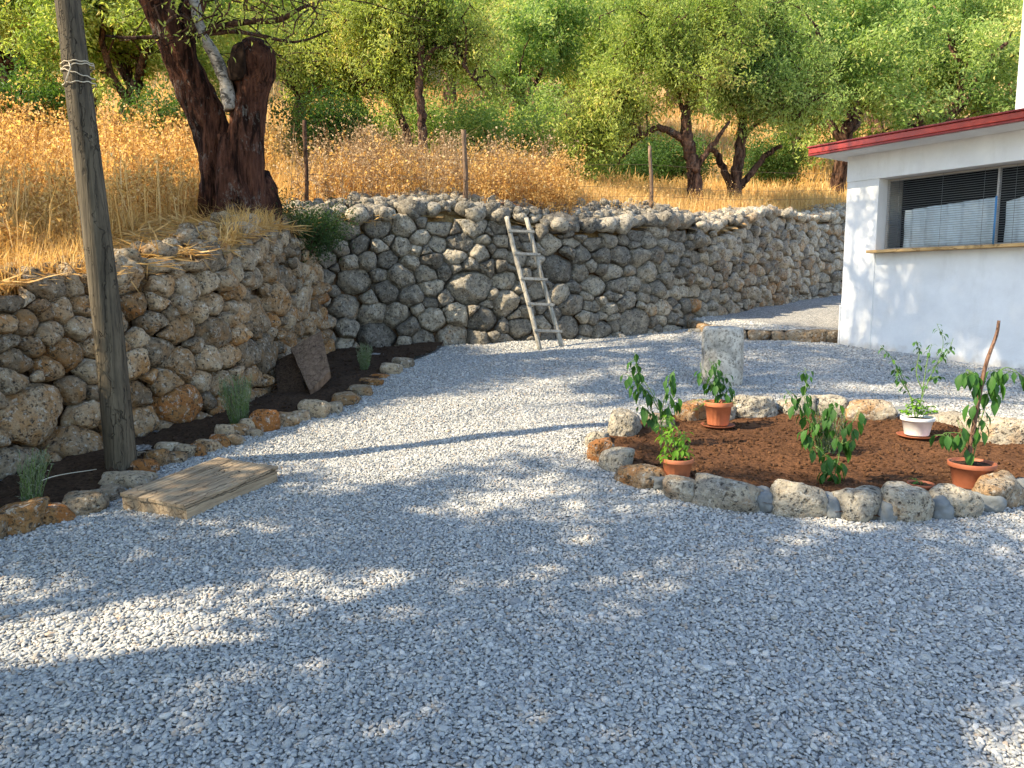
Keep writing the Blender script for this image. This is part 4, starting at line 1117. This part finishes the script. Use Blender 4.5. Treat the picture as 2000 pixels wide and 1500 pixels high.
put_bush(650, 16.0, 0, 'leaf_d', 1.2, 4, 'dark green bush above the wall corner behind brown weeds')
put_bush(345, 14.5, 1, 'leaf_d', 1.1, 5, 'dark green bush between the stout trunk and the old tree')
put_bush(60, 15.5, 0, 'leaf_d', 1.3, 0, 'dark green bush at the left edge behind golden weeds')
put_bush(1215, 20.0, 0, 'leaf_d', 1.1, .4, 'low dark bush under the bent limb')
put_bush(1310, 21.5, 0, 'leaf_d', 1.2, 1.4, 'low dark bush right behind the bent limb trunk')
put_bush(1500, 22.5, 1, 'leaf_d', 1.3, 2.4, 'low dark bush behind the forked trunks')
put_bush(740, 19.0, 0, 'leaf', 1.2, 3.4, 'green bush at the foot of the left leaning tree')
# juniper spilling over the wall corner
j = put_bush(590, 8.95, 1, 'juniper', .58, .3, 'dense dark green shrub spilling over the wall corner under the old tree', 'juniper_shrub', None, x=-2.38, dz=-.34)

# ------------------------------------------------------------------ old tree with cut stub
OY = 8.3
ob = at(462, 440, OY)
old = empty('old_almond_tree', tuple(ob), label='old tree with thick reddish double trunk, one limb leaning left, one cut to a stub', cat='tree')
O0 = ob
def pth(lst, n=26):
    P = np.array([np.append(at(a, b, y), w/1500*y/2) for a, b, w, y in lst]); Q = catmull(P, max(4, n//max(1, len(P)-1))); return Q[:, :3]-O0, Q[:, 3]
tk = MB()
def limb(lst, ns=26, seed=0, ridge=.12, n=40):
    P, r = pth(lst, n); V, F = tube(P, r, ns, seed, ridge); 
    V = V + (.012*snoise(V, seed+5, 2.0, 3, .6))[:, None]*np.array([1, 1, .2]); tk.add(V, F)
limb([(450,500,130,8.3),(446,440,104,8.3),(444,395,92,8.3),(438,340,84,8.3),(425,285,74,8.3),(402,225,66,8.25),(372,155,62,8.2),(338,70,60,8.1),(295,-20,54,8.0),(235,-130,58,7.8),(170,-260,46,7.5),(90,-400,34,7.2)], 44, 3, .13, 90)
limb([(474,500,120,8.2),(474,450,98,8.2),(473,380,82,8.2),(474,310,76,8.2),(482,240,66,8.2),(491,180,66,8.2),(496,140,84,8.2),(495,114,82,8.2),(487,96,52,8.25)], 40, 8, .10, 70)
limb([(436,262,20,8.1),(446,290,44,8.1),(455,350,60,8.1),(462,430,80,8.05),(464,500,90,8.0)], 20, 12, .12)
limb([(505,470,60,8.4),(520,430,60,8.4),(522,380,42,8.45),(514,335,16,8.5)], 18, 15, .12)
limb([(352,90,50,8.15),(372,30,44,8.2),(400,-60,38,8.3),(440,-170,32,8.5),(520,-330,26,7.9),(620,-420,22,7.0),(760,-460,16,6.6),(860,-450,12,6.5)], 16, 18, .06)
for Lw in ([(-3.9, 7.4, 5.9), (-4.3, 6.2, 6.2), (-4.7, 5.1, 6.6), (-3.4, 4.7, 6.9), (-2.2, 4.4, 6.8)], [(-4.3, 6.2, 6.2), (-5.0, 5.2, 6.3), (-5.7, 4.5, 6.3)]):
    P = catmull(np.array(Lw), 8) - O0; tk.add(*tube(P, np.linspace(.11, .04, len(P)), 12, 4, .05))
tk.build('trunk', M['bark_red'], old)
tk = MB()
limb([(452,215,30,8.1),(440,165,26,8.1),(418,110,24,8.1),(398,70,22,8.1),(380,10,20,8.1),(360,-70,16,8.2)], 12, 20, .04)
tk.build('pale_branch', M['bark_pale'], old)
V, F = rock(np.random.RandomState(6), .13, .05, .17, 4, 8, 8, .06)
V = V @ np.array(Matrix.Rotation(-.75, 3, 'Z') @ Matrix.Rotation(.35, 3, 'Y')).T + (at(464, 122, 8.02) - O0)
M['rot'] = plain('painted hollow shade', (.020, .013, .010), .95, .05, .4, 20, .8)  # near-black colour stands in for the shade inside the stub's hollow
link('hollow_shade', npmesh('hollow_shade', V, F, True), M['rot'], old)
tk = MB(); rs = np.random.RandomState(77)
limb([(398,62,14,8.1),(440,50,12,8.0),(490,42,11,7.9),(545,38,10,7.8),(600,10,6,7.7)], 8, 21, 0); limb([(405,66,9,8.1),(460,62,8,8.0),(520,72,7,7.9),(580,82,5,7.9),(640,60,3,7.9)], 7, 22, 0)
limb([(370,72,10,8.1),(310,72,8,8.0),(250,74,6,7.9),(205,70,4,7.8)], 7, 23, 0); limb([(380,60,8,8.0),(350,30,7,7.9),(320,50,5,7.8),(330,95,3,7.8)], 6, 24, 0)
TW = []
for k in range(46):
    a = rs.uniform(300, 640); b = rs.uniform(-60, 40); y = rs.uniform(7.4, 8.2); L = [(a, b, 4, y)]
    dx = rs.normal(0, 12); 
    for q in range(5):
        dx += rs.normal(0, 9); a += dx; b += rs.uniform(2, 26); L.append((a, b, 3-.4*q, y))
    limb(L, 4, 30+k, 0, 12); TW.append(pth(L, 10)[0])
tk.build('twigs', M['bark'], old)
# crown mostly above the frame
T = []; wood = MB(); rs = np.random.RandomState(78)
for k in range(128):
    base = np.array([(-3.0, 7.7, 6.4), (-1.7, 7.3, 6.6), (-.5, 6.9, 6.6), (-4.4, 7.3, 6.2), (-4.7, 5.6, 6.6), (-3.4, 5.4, 6.9), (-5.7, 5.2, 6.3), (-2.2, 5.0, 6.8), (-1.1, 6.2, 6.8), (-.3, 7.4, 6.9), (-.6, 6.6, 6.7), (-1.2, 7.2, 6.9)][k % 12]) - O0
    az = rs.uniform(0, 6.28); L = rs.uniform(1.0, 2.5); e = base + [math.cos(az)*L, math.sin(az)*L*.75, rs.uniform(-.1, 1.9)]
    P = np.array([base + (e-base)*f + [0, 0, .35*math.sin(f*3)] + rs.normal(0, .05, 3) for f in np.linspace(0, 1, 8)])
    wood.add(*tube(P, np.linspace(.045, .01, 8), 6))
    for m in range(10):
        s = P[rs.randint(2, 8)]; e2 = s + rs.normal(0, .42, 3) + [0, 0, -.08]; Q = np.array([s + (e2-s)*f + [0, 0, -.15*f*f] for f in np.linspace(0, 1, 5)])
        wood.add(*tube(Q, np.linspace(.008, .003, 5), 4, cap=False)); T.append(Q)
wood.build('branches', M['bark'], old)
T = np.concatenate(T); n = 94000; P = T[rs.randint(len(T), size=n)] + rs.normal(0, .10, (n, 3))
T2 = np.concatenate(TW); n2 = 450; P2 = T2[rs.randint(len(T2), size=n2)] + rs.normal(0, .035, (n2, 3)); P = np.concatenate([P, P2]); n += n2
V, F, t = leaves(P, rs.normal(size=(n, 3)) + [0, 0, -.7], rs.uniform(.045, .085, n), rs.uniform(.014, .026, n), rs, rnd_tint(rs, n, .2, 1))
link('crown', npmesh('crown', V, F, False, t), M['leaf_y'], old)

# ------------------------------------------------------------------ golden grass and weeds above the walls
def up_points(rs, n, x0, x1, y0, y1, dmin=.25):
    P = np.stack([rs.uniform(x0, x1, n), rs.uniform(y0, y1, n)], 1)
    ok = ~in_poly(P[:, 0], P[:, 1], yard_poly) & (dist_poly(P[:, 0], P[:, 1], wall_line) > dmin) & (np.abs(P[:, 0]) < .78*P[:, 1] + 1.2)
    return P[ok]
rs = np.random.RandomState(300)
def blades(P, hmin, hmax, w, rs, lean=.35):
    n = len(P); z = upz(P[:, 0], P[:, 1]) - .08
    h = rs.uniform(hmin, hmax, n); az = rs.uniform(0, 6.28, n); ln = rs.uniform(0, 1, n)*lean*h*2
    s = np.stack([-np.sin(az), np.cos(az), 0*az], 1); d = np.stack([np.cos(az), np.sin(az), 0*az], 1)
    b = np.stack([P[:, 0], P[:, 1], z], 1); wv = s*w*rs.uniform(.6, 1.4, n)[:, None]
    m = b + d*(ln*.3)[:, None] + np.stack([0*h, 0*h, h*.6], 1); t = b + d*ln[:, None] + np.stack([0*h, 0*h, h*.95-ln*.25], 1)
    V = np.stack([b-wv, b+wv, m+wv*.7, m-wv*.7, t], 1).reshape(-1, 3); i = np.arange(n)[:, None]*5
    return V, [i + [0, 1, 2, 3], i + [3, 2, 4]], np.repeat(rnd_tint(rs, n), 5, 0)
mb = MB()
P = up_points(rs, 62000, -7.5, -2.2, 3.2, 8.4, .2); k = snoise(np.stack([P[:, 0], P[:, 1], 0*P[:, 0]], 1), 9, .25, 2) > -.25
mb.add(*blades(P[k], .10, .38, .004, rs, .9))
P = up_points(rs, 90000, -14, 9, 8, 20, .72); k = snoise(np.stack([P[:, 0], P[:, 1], 0*P[:, 0]], 1), 9, .25, 2) > -.45
mb.add(*blades(P[k], .15, .55, .006, rs, .6))
P = up_points(rs, 9000, .5, 8, 10, 18, .75); mb.add(*blades(P, .25, .52, .005, rs, .35))
P = up_points(rs, 30000, -20, 18, 18, 34, .5); mb.add(*blades(P, .3, .7, .016, rs, .5))
P = up_points(rs, 8000, -13, .8, 5.2, 16, .9); mb.add(*blades(P, .45, 1.0, .0045, rs, .45))
tag(mb.build('dry_grass', M['straw'], smooth=False), 'golden dry grass covering the ground above the walls', 'grass', kind='stuff')
# straw lying flat near the wall top
P = up_points(rs, 42000, -7, 0, 3.2, 10, .12); n = len(P)
B = np.stack([P[:, 0], P[:, 1], upz(P[:, 0], P[:, 1]) - .03 + rs.uniform(0, .05, n)], 1); D = np.stack([rs.normal(size=n), rs.normal(size=n), rs.normal(0, .22, n)], 1)
V, F, t = leaves(B, D, rs.uniform(.08, .3, n), .006, rs, rnd_tint(rs, n), .1, .1)
tag(link('fallen_straw', npmesh('fallen_straw', V, F, False, t), M['straw']), 'pale straw lying flat over the ground behind the low wall', 'straw', kind='stuff')

def weeds(rs, pts, hmin, hmax, nl, ls, stem_r=.0035):
    """dry weeds: branching stalks with small roundish withered leaves"""
    st = MB(); LP, LD = [], []
    for x, y in pts:
        z = upz(x, y) - .08; h = rs.uniform(hmin, hmax); ln = rs.normal(0, .16, 2)*h
        tips = []
        f = np.linspace(0, 1, 5); S = np.stack([x + ln[0]*f**1.5, y + ln[1]*f**1.5, z + h*f], 1); st.add(*tube(S, np.linspace(stem_r, stem_r*.5, 5), 4, cap=False)); tips.append(S)
        for k in range(rs.randint(6, 11)):
            a = rs.uniform(.25, .9); p = np.array([x + ln[0]*a**1.5, y + ln[1]*a**1.5, z + h*a]); d = rs.normal(0, 1, 3); d[2] = abs(d[2])*.8 + .3; d /= np.linalg.norm(d); L = h*rs.uniform(.18, .4)
            Q = p + d*np.linspace(0, L, 4)[:, None]; st.add(*tube(Q, np.linspace(stem_r*.6, stem_r*.3, 4), 3, cap=False)); tips.append(Q)
        T = np.concatenate(tips); T = T[T[:, 2] > z + .15*h]
        m = nl; LP.append(T[rs.randint(len(T), size=m)] + rs.normal(0, .022, (m, 3))); LD.append(rs.normal(0, 1, (m, 3)) + [0, 0, -.3])
    LP, LD = np.concatenate(LP), np.concatenate(LD); n = len(LP); L = ls*rs.uniform(.5, 1.4, n)
    return st, leaves(LP, LD, L, L*rs.uniform(.6, .95, n), rs, rnd_tint(rs, n), .3, .35)
def weed_obj(name, pts, args, mat, label):
    rs2 = np.random.RandomState(len(pts)); st, (V, F, t) = weeds(rs2, pts, *args); st.add(V, F, t)
    return tag(st.build(name, mat, smooth=False), label, 'weeds', kind='stuff')
P = up_points(rs, 2600, -7.2, -3.0, 5.0, 9.6, 1.0); weed_obj('golden_weeds', P[:420], (.25, .68, 52, .034, .0045), M['dryleaf'], 'golden withered weeds massed on the bank left of the old tree')
P = up_points(rs, 2200, -13, -4.0, 9.0, 16, .5); weed_obj('golden_weeds', P[:560], (.45, 1.1, 50, .045, .006), M['dryleaf'], 'tall golden withered weeds on the far slope behind the pole')
P = up_points(rs, 6000, -2.9, .6, 9.0, 14.5, .7); weed_obj('golden_weeds', P[900:1090], (.3, 1.0, 46, .040, .005), M['dryleaf'], 'golden weeds mixed among the brown ones above the wall corner'); weed_obj('brown_weeds', P[:430], (.4, 1.15, 34, .034, .005), M['drybrown'], 'pale brown dried weeds above the wall corner between the old tree and fence post')
P = up_points(rs, 7000, -.4, 1.0, 10.4, 12.6, .35); weed_obj('golden_weeds', P[:130], (.45, .95, 56, .034, .004), M['dryleaf'], 'bright golden withered weeds just right of the fence post')
P = up_points(rs, 7000, 0.6, 6.8, 11.0, 18, .5); weed_obj('dry_weeds', P[:330], (.25, .55, 18, .025), M['straw'], 'straw coloured seed stalks along the wall right of the ladder')

# ------------------------------------------------------------------ fence posts, wires, sticks
def post(px, py0, py1, Y, w, label, grp='fence posts above the back wall', mat='oldboard'):
    a, b_ = at(px, py1, Y), at(px-2, py0, Y)
    r = empty('fence_post', tuple(a), label=label, cat='fence post', group=grp)
    P = np.array([a + (b_-a)*f + [.01*math.sin(f*5), 0, 0] for f in np.linspace(-.12, 1, 10)]) - a
    MB().add(*tube(P, np.linspace(w/2, w/2.4, 10), 9, 4, .12)).build('shaft', M[mat], r); return r
post(909, 254, 392, 10.75, .075, 'grey upright fence post standing on the wall left of the ladder')
post(1272, 285, 396, 12.1, .06, 'thinner crooked fence post right of the ladder')
post(598, 235, 400, 10.0, .055, 'weathered fence post hidden in brown weeds above the wall corner', mat='bark')
wr = MB()
for (z0, z1, z2, z3) in ((340, 350, 366, 372), (372, 376, 384, 388), (300, 312, 322, 340)):
    P = [at(598, z0, 10.0), at(750, (z0+z1)/2+4, 10.4), at(909, z1, 10.72), at(1090, (z1+z2)/2+5, 11.4), at(1272, z2, 12.05), at(1450, (z2+z3)/2+4, 13.3), at(1640, z3, 15.0)]
    wr.add(*tube(catmull(np.array(P), 8), .0025, 5))
tag(wr.build('fence_wire', M['wire']), 'thin rusty barbed wires strung between the fence posts', 'wire')
# dead branches on the wall top
def stickobj(name, P, r, mat, label, cat, grp=None, seed=0):
    P = np.array(P); o = P[0].copy(); Q = catmull(P - o, 6)
    ob_ = MB().add(*tube(Q, np.linspace(r, r*.6, len(Q)), 8, seed, .1)).build(name, M[mat]); ob_.location = o
    return tag(ob_, label, cat, grp)
stickobj('dead_branch', [at(925, 408, 10.6), at(965, 400, 10.7), at(1010, 394, 10.8)], .02, 'stick', 'brown dead branch lying on rubble left of the ladder top', 'branch')
stickobj('dead_branch', [at(935, 402, 10.75), at(975, 396, 10.8), at(1020, 402, 10.7)], .014, 'stick', 'thin dead branch crossing under the thicker one left of the ladder top', 'branch')
stickobj('dead_branch', [at(345, 478, 7.0), at(380, 462, 7.1), at(440, 455, 7.2)], .016, 'stick', 'dark fallen branch on the low wall at the foot of the old tree', 'branch')
V_, F_ = rock(rs, .07, .05, .09, 3)
o = link('white_stone', npmesh('white_stone', V_, F_, True, np.broadcast_to([1, .0, .3], (len(V_), 3))), M['rock']); q_ = at(1318, 382, 12.4); o.location = (q_[0], q_[1], upz(q_[0], q_[1]) + .07)
tag(o, 'upright whitish stone standing on the wall right of the thin fence post', 'stone')

# ------------------------------------------------------------------ leaning boards in the bed
def board(name, corners, th, mat, label, cat='wooden board'):
    a, b_, c, d_ = [np.array(q) for q in corners]; n = np.cross(b_-a, d_-a); n /= np.linalg.norm(n)
    o = a.copy(); V = []; nu, nv = 6, 8; rs2 = np.random.RandomState(5)
    for s in (0, 1):
        for i in range(nv+1):
            for k in range(nu+1):
                u, v = k/nu, i/nv; p = (a*(1-u)+b_*u)*(1-v) + (d_*(1-u)+c*u)*v
                e = .008*rs2.normal() if k in (0, nu) or i in (0, nv) else 0
                V.append(p - o - n*th*s + (c-a)*e)
    V = np.array(V); F = []; W_ = nu+1; S = W_*(nv+1)
    for i in range(nv):
        for k in range(nu):
            q = i*W_+k; F += [[q, q+1, q+1+W_, q+W_], [S+q, S+q+W_, S+q+1+W_, S+q+1]]
    for k in range(nu): F += [[k, S+k, S+k+1, k+1], [nv*W_+k, nv*W_+k+1, S+nv*W_+k+1, S+nv*W_+k]]
    for i in range(nv): F += [[i*W_, (i+1)*W_, S+(i+1)*W_, S+i*W_], [i*W_+nu, S+i*W_+nu, S+(i+1)*W_+nu, (i+1)*W_+nu]]
    ob_ = MB().add(V, np.array(F)).build(name, M[mat], smooth=False); ob_.location = o; return tag(ob_, label, cat)
board('wooden_board', [at(605, 764, 6.95), at(645, 724, 7.2), at(627, 646, 7.7), at(567, 680, 7.5)], .08, 'oldboard', 'grey brown broken board leaning against the low wall, its face to the light')
board('charred_board', [at(545, 775, 7.0), at(602, 778, 6.98), at(572, 688, 7.5), at(534, 708, 7.5)], .10, 'soil_dark', 'dark charred board standing behind the grey leaning board')
stickobj('bed_wire', [G(60, 968) + [0, 0, .06], G(110, 955)+[0, 0, .08], G(190, 938) + [0, 0, .07]], .004, 'twine', 'thin pale cane lying on the dark bed left of the pole', 'cane')

# ------------------------------------------------------------------ grey green shrubs in the left bed
def feather(px, py, wpx, hpx, label, seed, mat='lavender', grp='grey green shrubs in the left bed', lean=0, dens=1.0, name='lavender_bush'):
    rs = np.random.RandomState(seed); p = G(px, py); Y = p[1]; w = wpx/1500*Y/2; h = hpx/1500*Y
    r = empty(name, tuple(p), label=label, cat='shrub', group=grp)
    st = MB(); LP, LD = [], []
    for k in range(int(70*dens)):
        a = rs.uniform(0, 6.28); q = rs.uniform(0, 1)**.6; hh = h*rs.uniform(.6, 1.0)
        f = np.linspace(0, 1, 7); S = np.stack([w*q*math.cos(a)*(.35+.65*f) + lean*h*f**2, w*q*math.sin(a)*(.35+.65*f), hh*f], 1) + rs.normal(0, .005, (7, 3))
        st.add(*tube(S, np.linspace(.0022, .001, 7), 4, cap=False))
        m = 26; ff = rs.uniform(.12, 1, m); PP = np.stack([np.interp(ff, f, S[:, i]) for i in range(3)], 1); LP.append(PP); LD.append(rs.normal(0, .55, (m, 3)) + [0, 0, 1.0])
    LP, LD = np.concatenate(LP), np.concatenate(LD); n = len(LP)
    V, F, t = leaves(LP, LD, rs.uniform(.015, .035, n), rs.uniform(.003, .005, n), rs, rnd_tint(rs, n))
    st.build('stems', M['stem'], r); link('foliage', npmesh('foliage', V, F, False, t), M[mat], r)
feather(62, 1005, 62, 135, 'grey green feathery shrub at the left edge of the bed', 401, lean=.12, dens=.8)
feather(468, 838, 66, 108, 'dense grey green feathery shrub between the pole and leaning boards', 402, lean=-.05, dens=1.5)
feather(712, 728, 34, 58, 'small dim feathery shrub beyond the leaning boards', 403)
feather(1612, 900, 70, 110, 'pale feathery herb in the middle of the ring bed behind the tall peppers', 404, grp='plants in the ring bed', dens=.9)

# ------------------------------------------------------------------ pots
def pot(px, py, wpx, hpx, mat, label, saucer=None, ribs=0, soil='soil_dark', plant_label=None):
    p = G(px, py, .06); Y = p[1]; R = wpx/1500*Y/2; H = hpx/1500*Y
    r = empty('plant_pot', tuple(p), label=label, cat='plant pot')
    z0 = .012 if saucer else 0
    prof = [(0, z0), (R*.70, z0), (R*.72, z0+.006), (R*.90, z0+H*.80), (R*.985, z0+H*.81), (R*1.0, z0+H*.84), (R*1.01, z0+H*.985), (R*1.0, z0+H), (R*.94, z0+H), (R*.92, z0+H*.97), (R*.88, z0+H*.86), (0, z0+H*.86)]
    V, F = lathe(prof, 72)
    if ribs:
        th = np.arctan2(V[:, 1], V[:, 0]); k = (V[:, 2] < z0+H*.80) & (V[:, 2] > z0+.003); V[k, :2] *= (1 + .02*np.sign(np.sin(th[k]*ribs)))[:, None]
    MB().add(V, F).build('pot', M[mat], r)
    V, F = lathe([(0, z0+H*.90), (R*.5, z0+H*.895), (R*.89, z0+H*.88)], 32); V[:, 2] += rs.normal(0, .002, len(V))
    MB().add(V, F[:, ::-1]).build('potting_soil', M[soil], r)
    if saucer:
        V, F = lathe([(0, 0), (R*.95, 0), (R*1.15, .018), (R*1.19, .018), (R*1.02, .004), (0, .004)], 40); V[:, 2] += -.004
        MB().add(V, F).build('saucer', M[saucer], r)
    return r, p + np.array([0, 0, z0+H*.88]), R
P1, T1, R1 = pot(1322, 936, 64, 44, 'terracotta', 'small ribbed terracotta pot at the left front of the ring bed, holding bright herbs', ribs=18)
P2, T2_, R2 = pot(1402, 832, 56, 46, 'terracotta', 'ribbed terracotta pot on a saucer inside the ring, in front of the column', 'terracotta_dk', 18)
P3, T3, R3 = pot(1790, 852, 62, 36, 'whitepot', 'white pot on a brown saucer at the back right of the ring bed', 'terracotta_dk')
P4, T4, R4 = pot(1895, 950, 86, 50, 'terracotta_dk', 'largest terracotta pot at the front right of the ring bed, beside the stick')
P5, T5, R5 = pot(1797, 968, 50, 26, 'terracotta_dk', 'small brown pot half hidden behind the front stones of the ring')

def plant(name, label, Y, stems, nleaf, L, W, mat='pepper', droop=.8, seed=0, stem_mat='stem', base=None, grp=None, sr=.004, fr=(.15, 1.0), tlo=.1, thi=.8, cat='plant'):
    """stems: list of pixel polylines at depth Y, root first"""
    rs = np.random.RandomState(seed)
    o = at(*stems[0][0], Y) if base is None else np.array(base)
    r = empty(name, tuple(o), label=label, cat=cat, group=grp); st = MB(); lf = MB(); paths = []
    for s in stems:
        P = []
        dy = rs.uniform(-.05, .05)
        for i, (a, b_) in enumerate(s): P.append(at(a, b_, Y + dy*i/max(1, len(s)-1)))
        Q = catmull(np.array(P), 6) - o if len(P) > 1 else np.array(P) - o
        st.add(*tube(Q, np.linspace(sr, sr*.35, len(Q)), 6)); paths.append(Q)
    tot = sum(len(q) for q in paths)
    for k in range(nleaf):
        Q = paths[rs.choice(len(paths), p=[len(q)/tot for q in paths])]; f = rs.uniform(*fr); i = f*(len(Q)-1); p = Q[int(i)] + (Q[min(int(i)+1, len(Q)-1)]-Q[int(i)])*(i-int(i))
        az = rs.uniform(0, 6.28); d = np.array([math.cos(az), math.sin(az), rs.uniform(-.3, .5) - droop*.4]); pt_ = L*rs.uniform(.2, .45); d /= np.linalg.norm(d)
        q = p + d*pt_ + [0, 0, .1*pt_]; st.add(*tube([p, q], [.0012, .0009], 4, cap=False))
        s_ = rs.uniform(.55, 1.2)*(1.1 - .35*f); big_leaf(lf, q, d + [0, 0, -droop*.5], L*s_, W*s_, rs, droop, rs.uniform(tlo, thi))
    st.build('stems', M[stem_mat], r); lo_ = lf.build('leaves', M[mat], r); return r
GP = 'plants in the ring bed'
Ya = G(1292, 890)[1]
plant('pepper_plant', 'tall dark pepper plant with drooping leaves at the left end of the ring bed', Ya,
      [[(1290,885),(1292,840),(1285,790),(1262,750),(1245,720),(1240,688)], [(1288,820),(1300,770),(1310,740),(1318,722)], [(1286,800),(1268,770),(1240,745),(1222,730)], [(1291,850),(1280,820),(1262,800),(1250,790)], [(1290,835),(1302,800),(1318,770)]], 84, .095, .048, droop=1.3, seed=1, grp=GP, fr=(.3, 1))
plant('herb_plant', 'bright yellow green herb growing in the small left pot', T1[1], [[(1322,898),(1318,870),(1312,835),(1305,810)], [(1324,898),(1335,872),(1338,845)], [(1320,898),(1305,876),(1296,850),(1290,830)], [(1322,898),(1326,860),(1322,830)], [(1325,900),(1340,885),(1345,868)], [(1318,900),(1302,890),(1295,880)]], 190, .055, .020, 'herb', .5, 2, base=T1, fr=(.1, 1), sr=.003)
plant('pepper_plant', 'bushy dark pepper plant in the terracotta pot before the column', T2_[1], [[(1402,790),(1400,755),(1392,720),(1385,700)], [(1402,790),(1412,750),(1418,730)], [(1402,785),(1390,755),(1372,735),(1368,708)], [(1402,780),(1420,765),(1428,745)], [(1402,780),(1398,730),(1402,702)]], 78, .085, .042, 'pepper', 1.0, 3, base=T2_, fr=(.25, 1))
plant('creeping_herb', 'thin creeping herb spilling from the rim of the pot before the column', T2_[1]-.05, [[(1400,790),(1380,786),(1365,795),(1350,803)], [(1405,790),(1425,785),(1440,790)], [(1398,790),(1376,780),(1352,784)]], 70, .022, .010, 'herb', .3, 4, base=T2_, sr=.0015, fr=(.1, 1))
Yb = G(1592, 905)[1]
plant('pepper_plant', 'lanky pepper plant left of centre in the ring bed with a curled tip', Yb, [[(1600,905),(1596,860),(1580,820),(1572,780),(1575,740),(1572,718)], [(1580,825),(1560,795),(1545,775),(1535,760)], [(1586,850),(1600,830),(1605,815)], [(1590,870),(1575,850),(1568,838)]], 70, .09, .045, 'pepper', 1.2, 5, grp=GP, fr=(.25, 1))
Yc_ = G(1628, 960)[1]
plant('pepper_plant', 'dark pepper plant arching right at the front centre of the ring bed', Yc_, [[(1628,962),(1632,920),(1640,880),(1632,840),(1628,800),(1632,785)], [(1636,890),(1650,850),(1668,820),(1678,800)], [(1634,910),(1612,890),(1598,875),(1590,870)], [(1630,940),(1622,925),(1618,915)], [(1638,870),(1658,862),(1668,855)]], 78, .09, .046, 'pepper', 1.3, 6, grp=GP, fr=(.12, 1))
plant('slender_pepper_plant', 'open airy plant with small leaves rising from the white pot', T3[1], [[(1790,818),(1800,780),(1815,740),(1835,700),(1842,665),(1830,632)], [(1788,818),(1780,780),(1765,745),(1745,705),(1720,675)], [(1803,765),(1790,730),(1795,690),(1790,665)], [(1822,720),(1850,690),(1862,660)], [(1812,745),(1832,735),(1838,740)], [(1775,765),(1760,745),(1752,725),(1750,715)], [(1800,775),(1812,700),(1820,672)]], 120, .052, .024, 'pepper', .6, 7, base=T3, fr=(.3, 1), thi=1.0, sr=.0045)
plant('leafy_herb', 'low bright green herb filling the top of the white pot', T3[1], [[(1790,822),(1785,800),(1770,788)], [(1790,822),(1800,800),(1822,792)], [(1790,822),(1795,795),(1800,780)], [(1788,822),(1775,806),(1758,800)], [(1792,822),(1810,806),(1832,802)], [(1790,822),(1790,790),(1785,778)]], 190, .036, .022, 'herb', .3, 8, base=T3, fr=(.35, 1), sr=.002)
plant('wilting_pepper_plant', 'wilting plant with large hanging leaves tied to the stick in the largest pot', T4[1], [[(1898,905),(1908,860),(1912,820),(1905,780),(1898,740),(1892,722)], [(1910,840),(1925,790),(1935,745),(1945,722),(1985,728)], [(1900,745),(1890,722),(1885,735)], [(1905,880),(1885,850),(1850,845),(1840,850)], [(1900,890),(1885,870),(1870,820)], [(1940,732),(1970,718),(2010,745)]], 92, .11, .052, 'pepper', 1.5, 9, base=T4, fr=(.3, 1))
stickobj('support_stick', [at(1890, 905, T4[1]-.03), at(1908, 800, T4[1]-.04), at(1925, 715, T4[1]-.03), at(1946, 655, T4[1]), at(1951, 626, T4[1])], .0135, 'stick', 'brown forked stick propping up the wilting plant in the largest pot', 'stick')
plant('seedling', 'tiny seedling with feathery leaves in the small brown pot', T5[1], [[(1797,955),(1792,940),(1782,935)], [(1797,955),(1800,938)], [(1797,955),(1806,945)]], 26, .03, .012, 'pepper', .2, 10, base=T5, sr=.002, fr=(.3, 1))
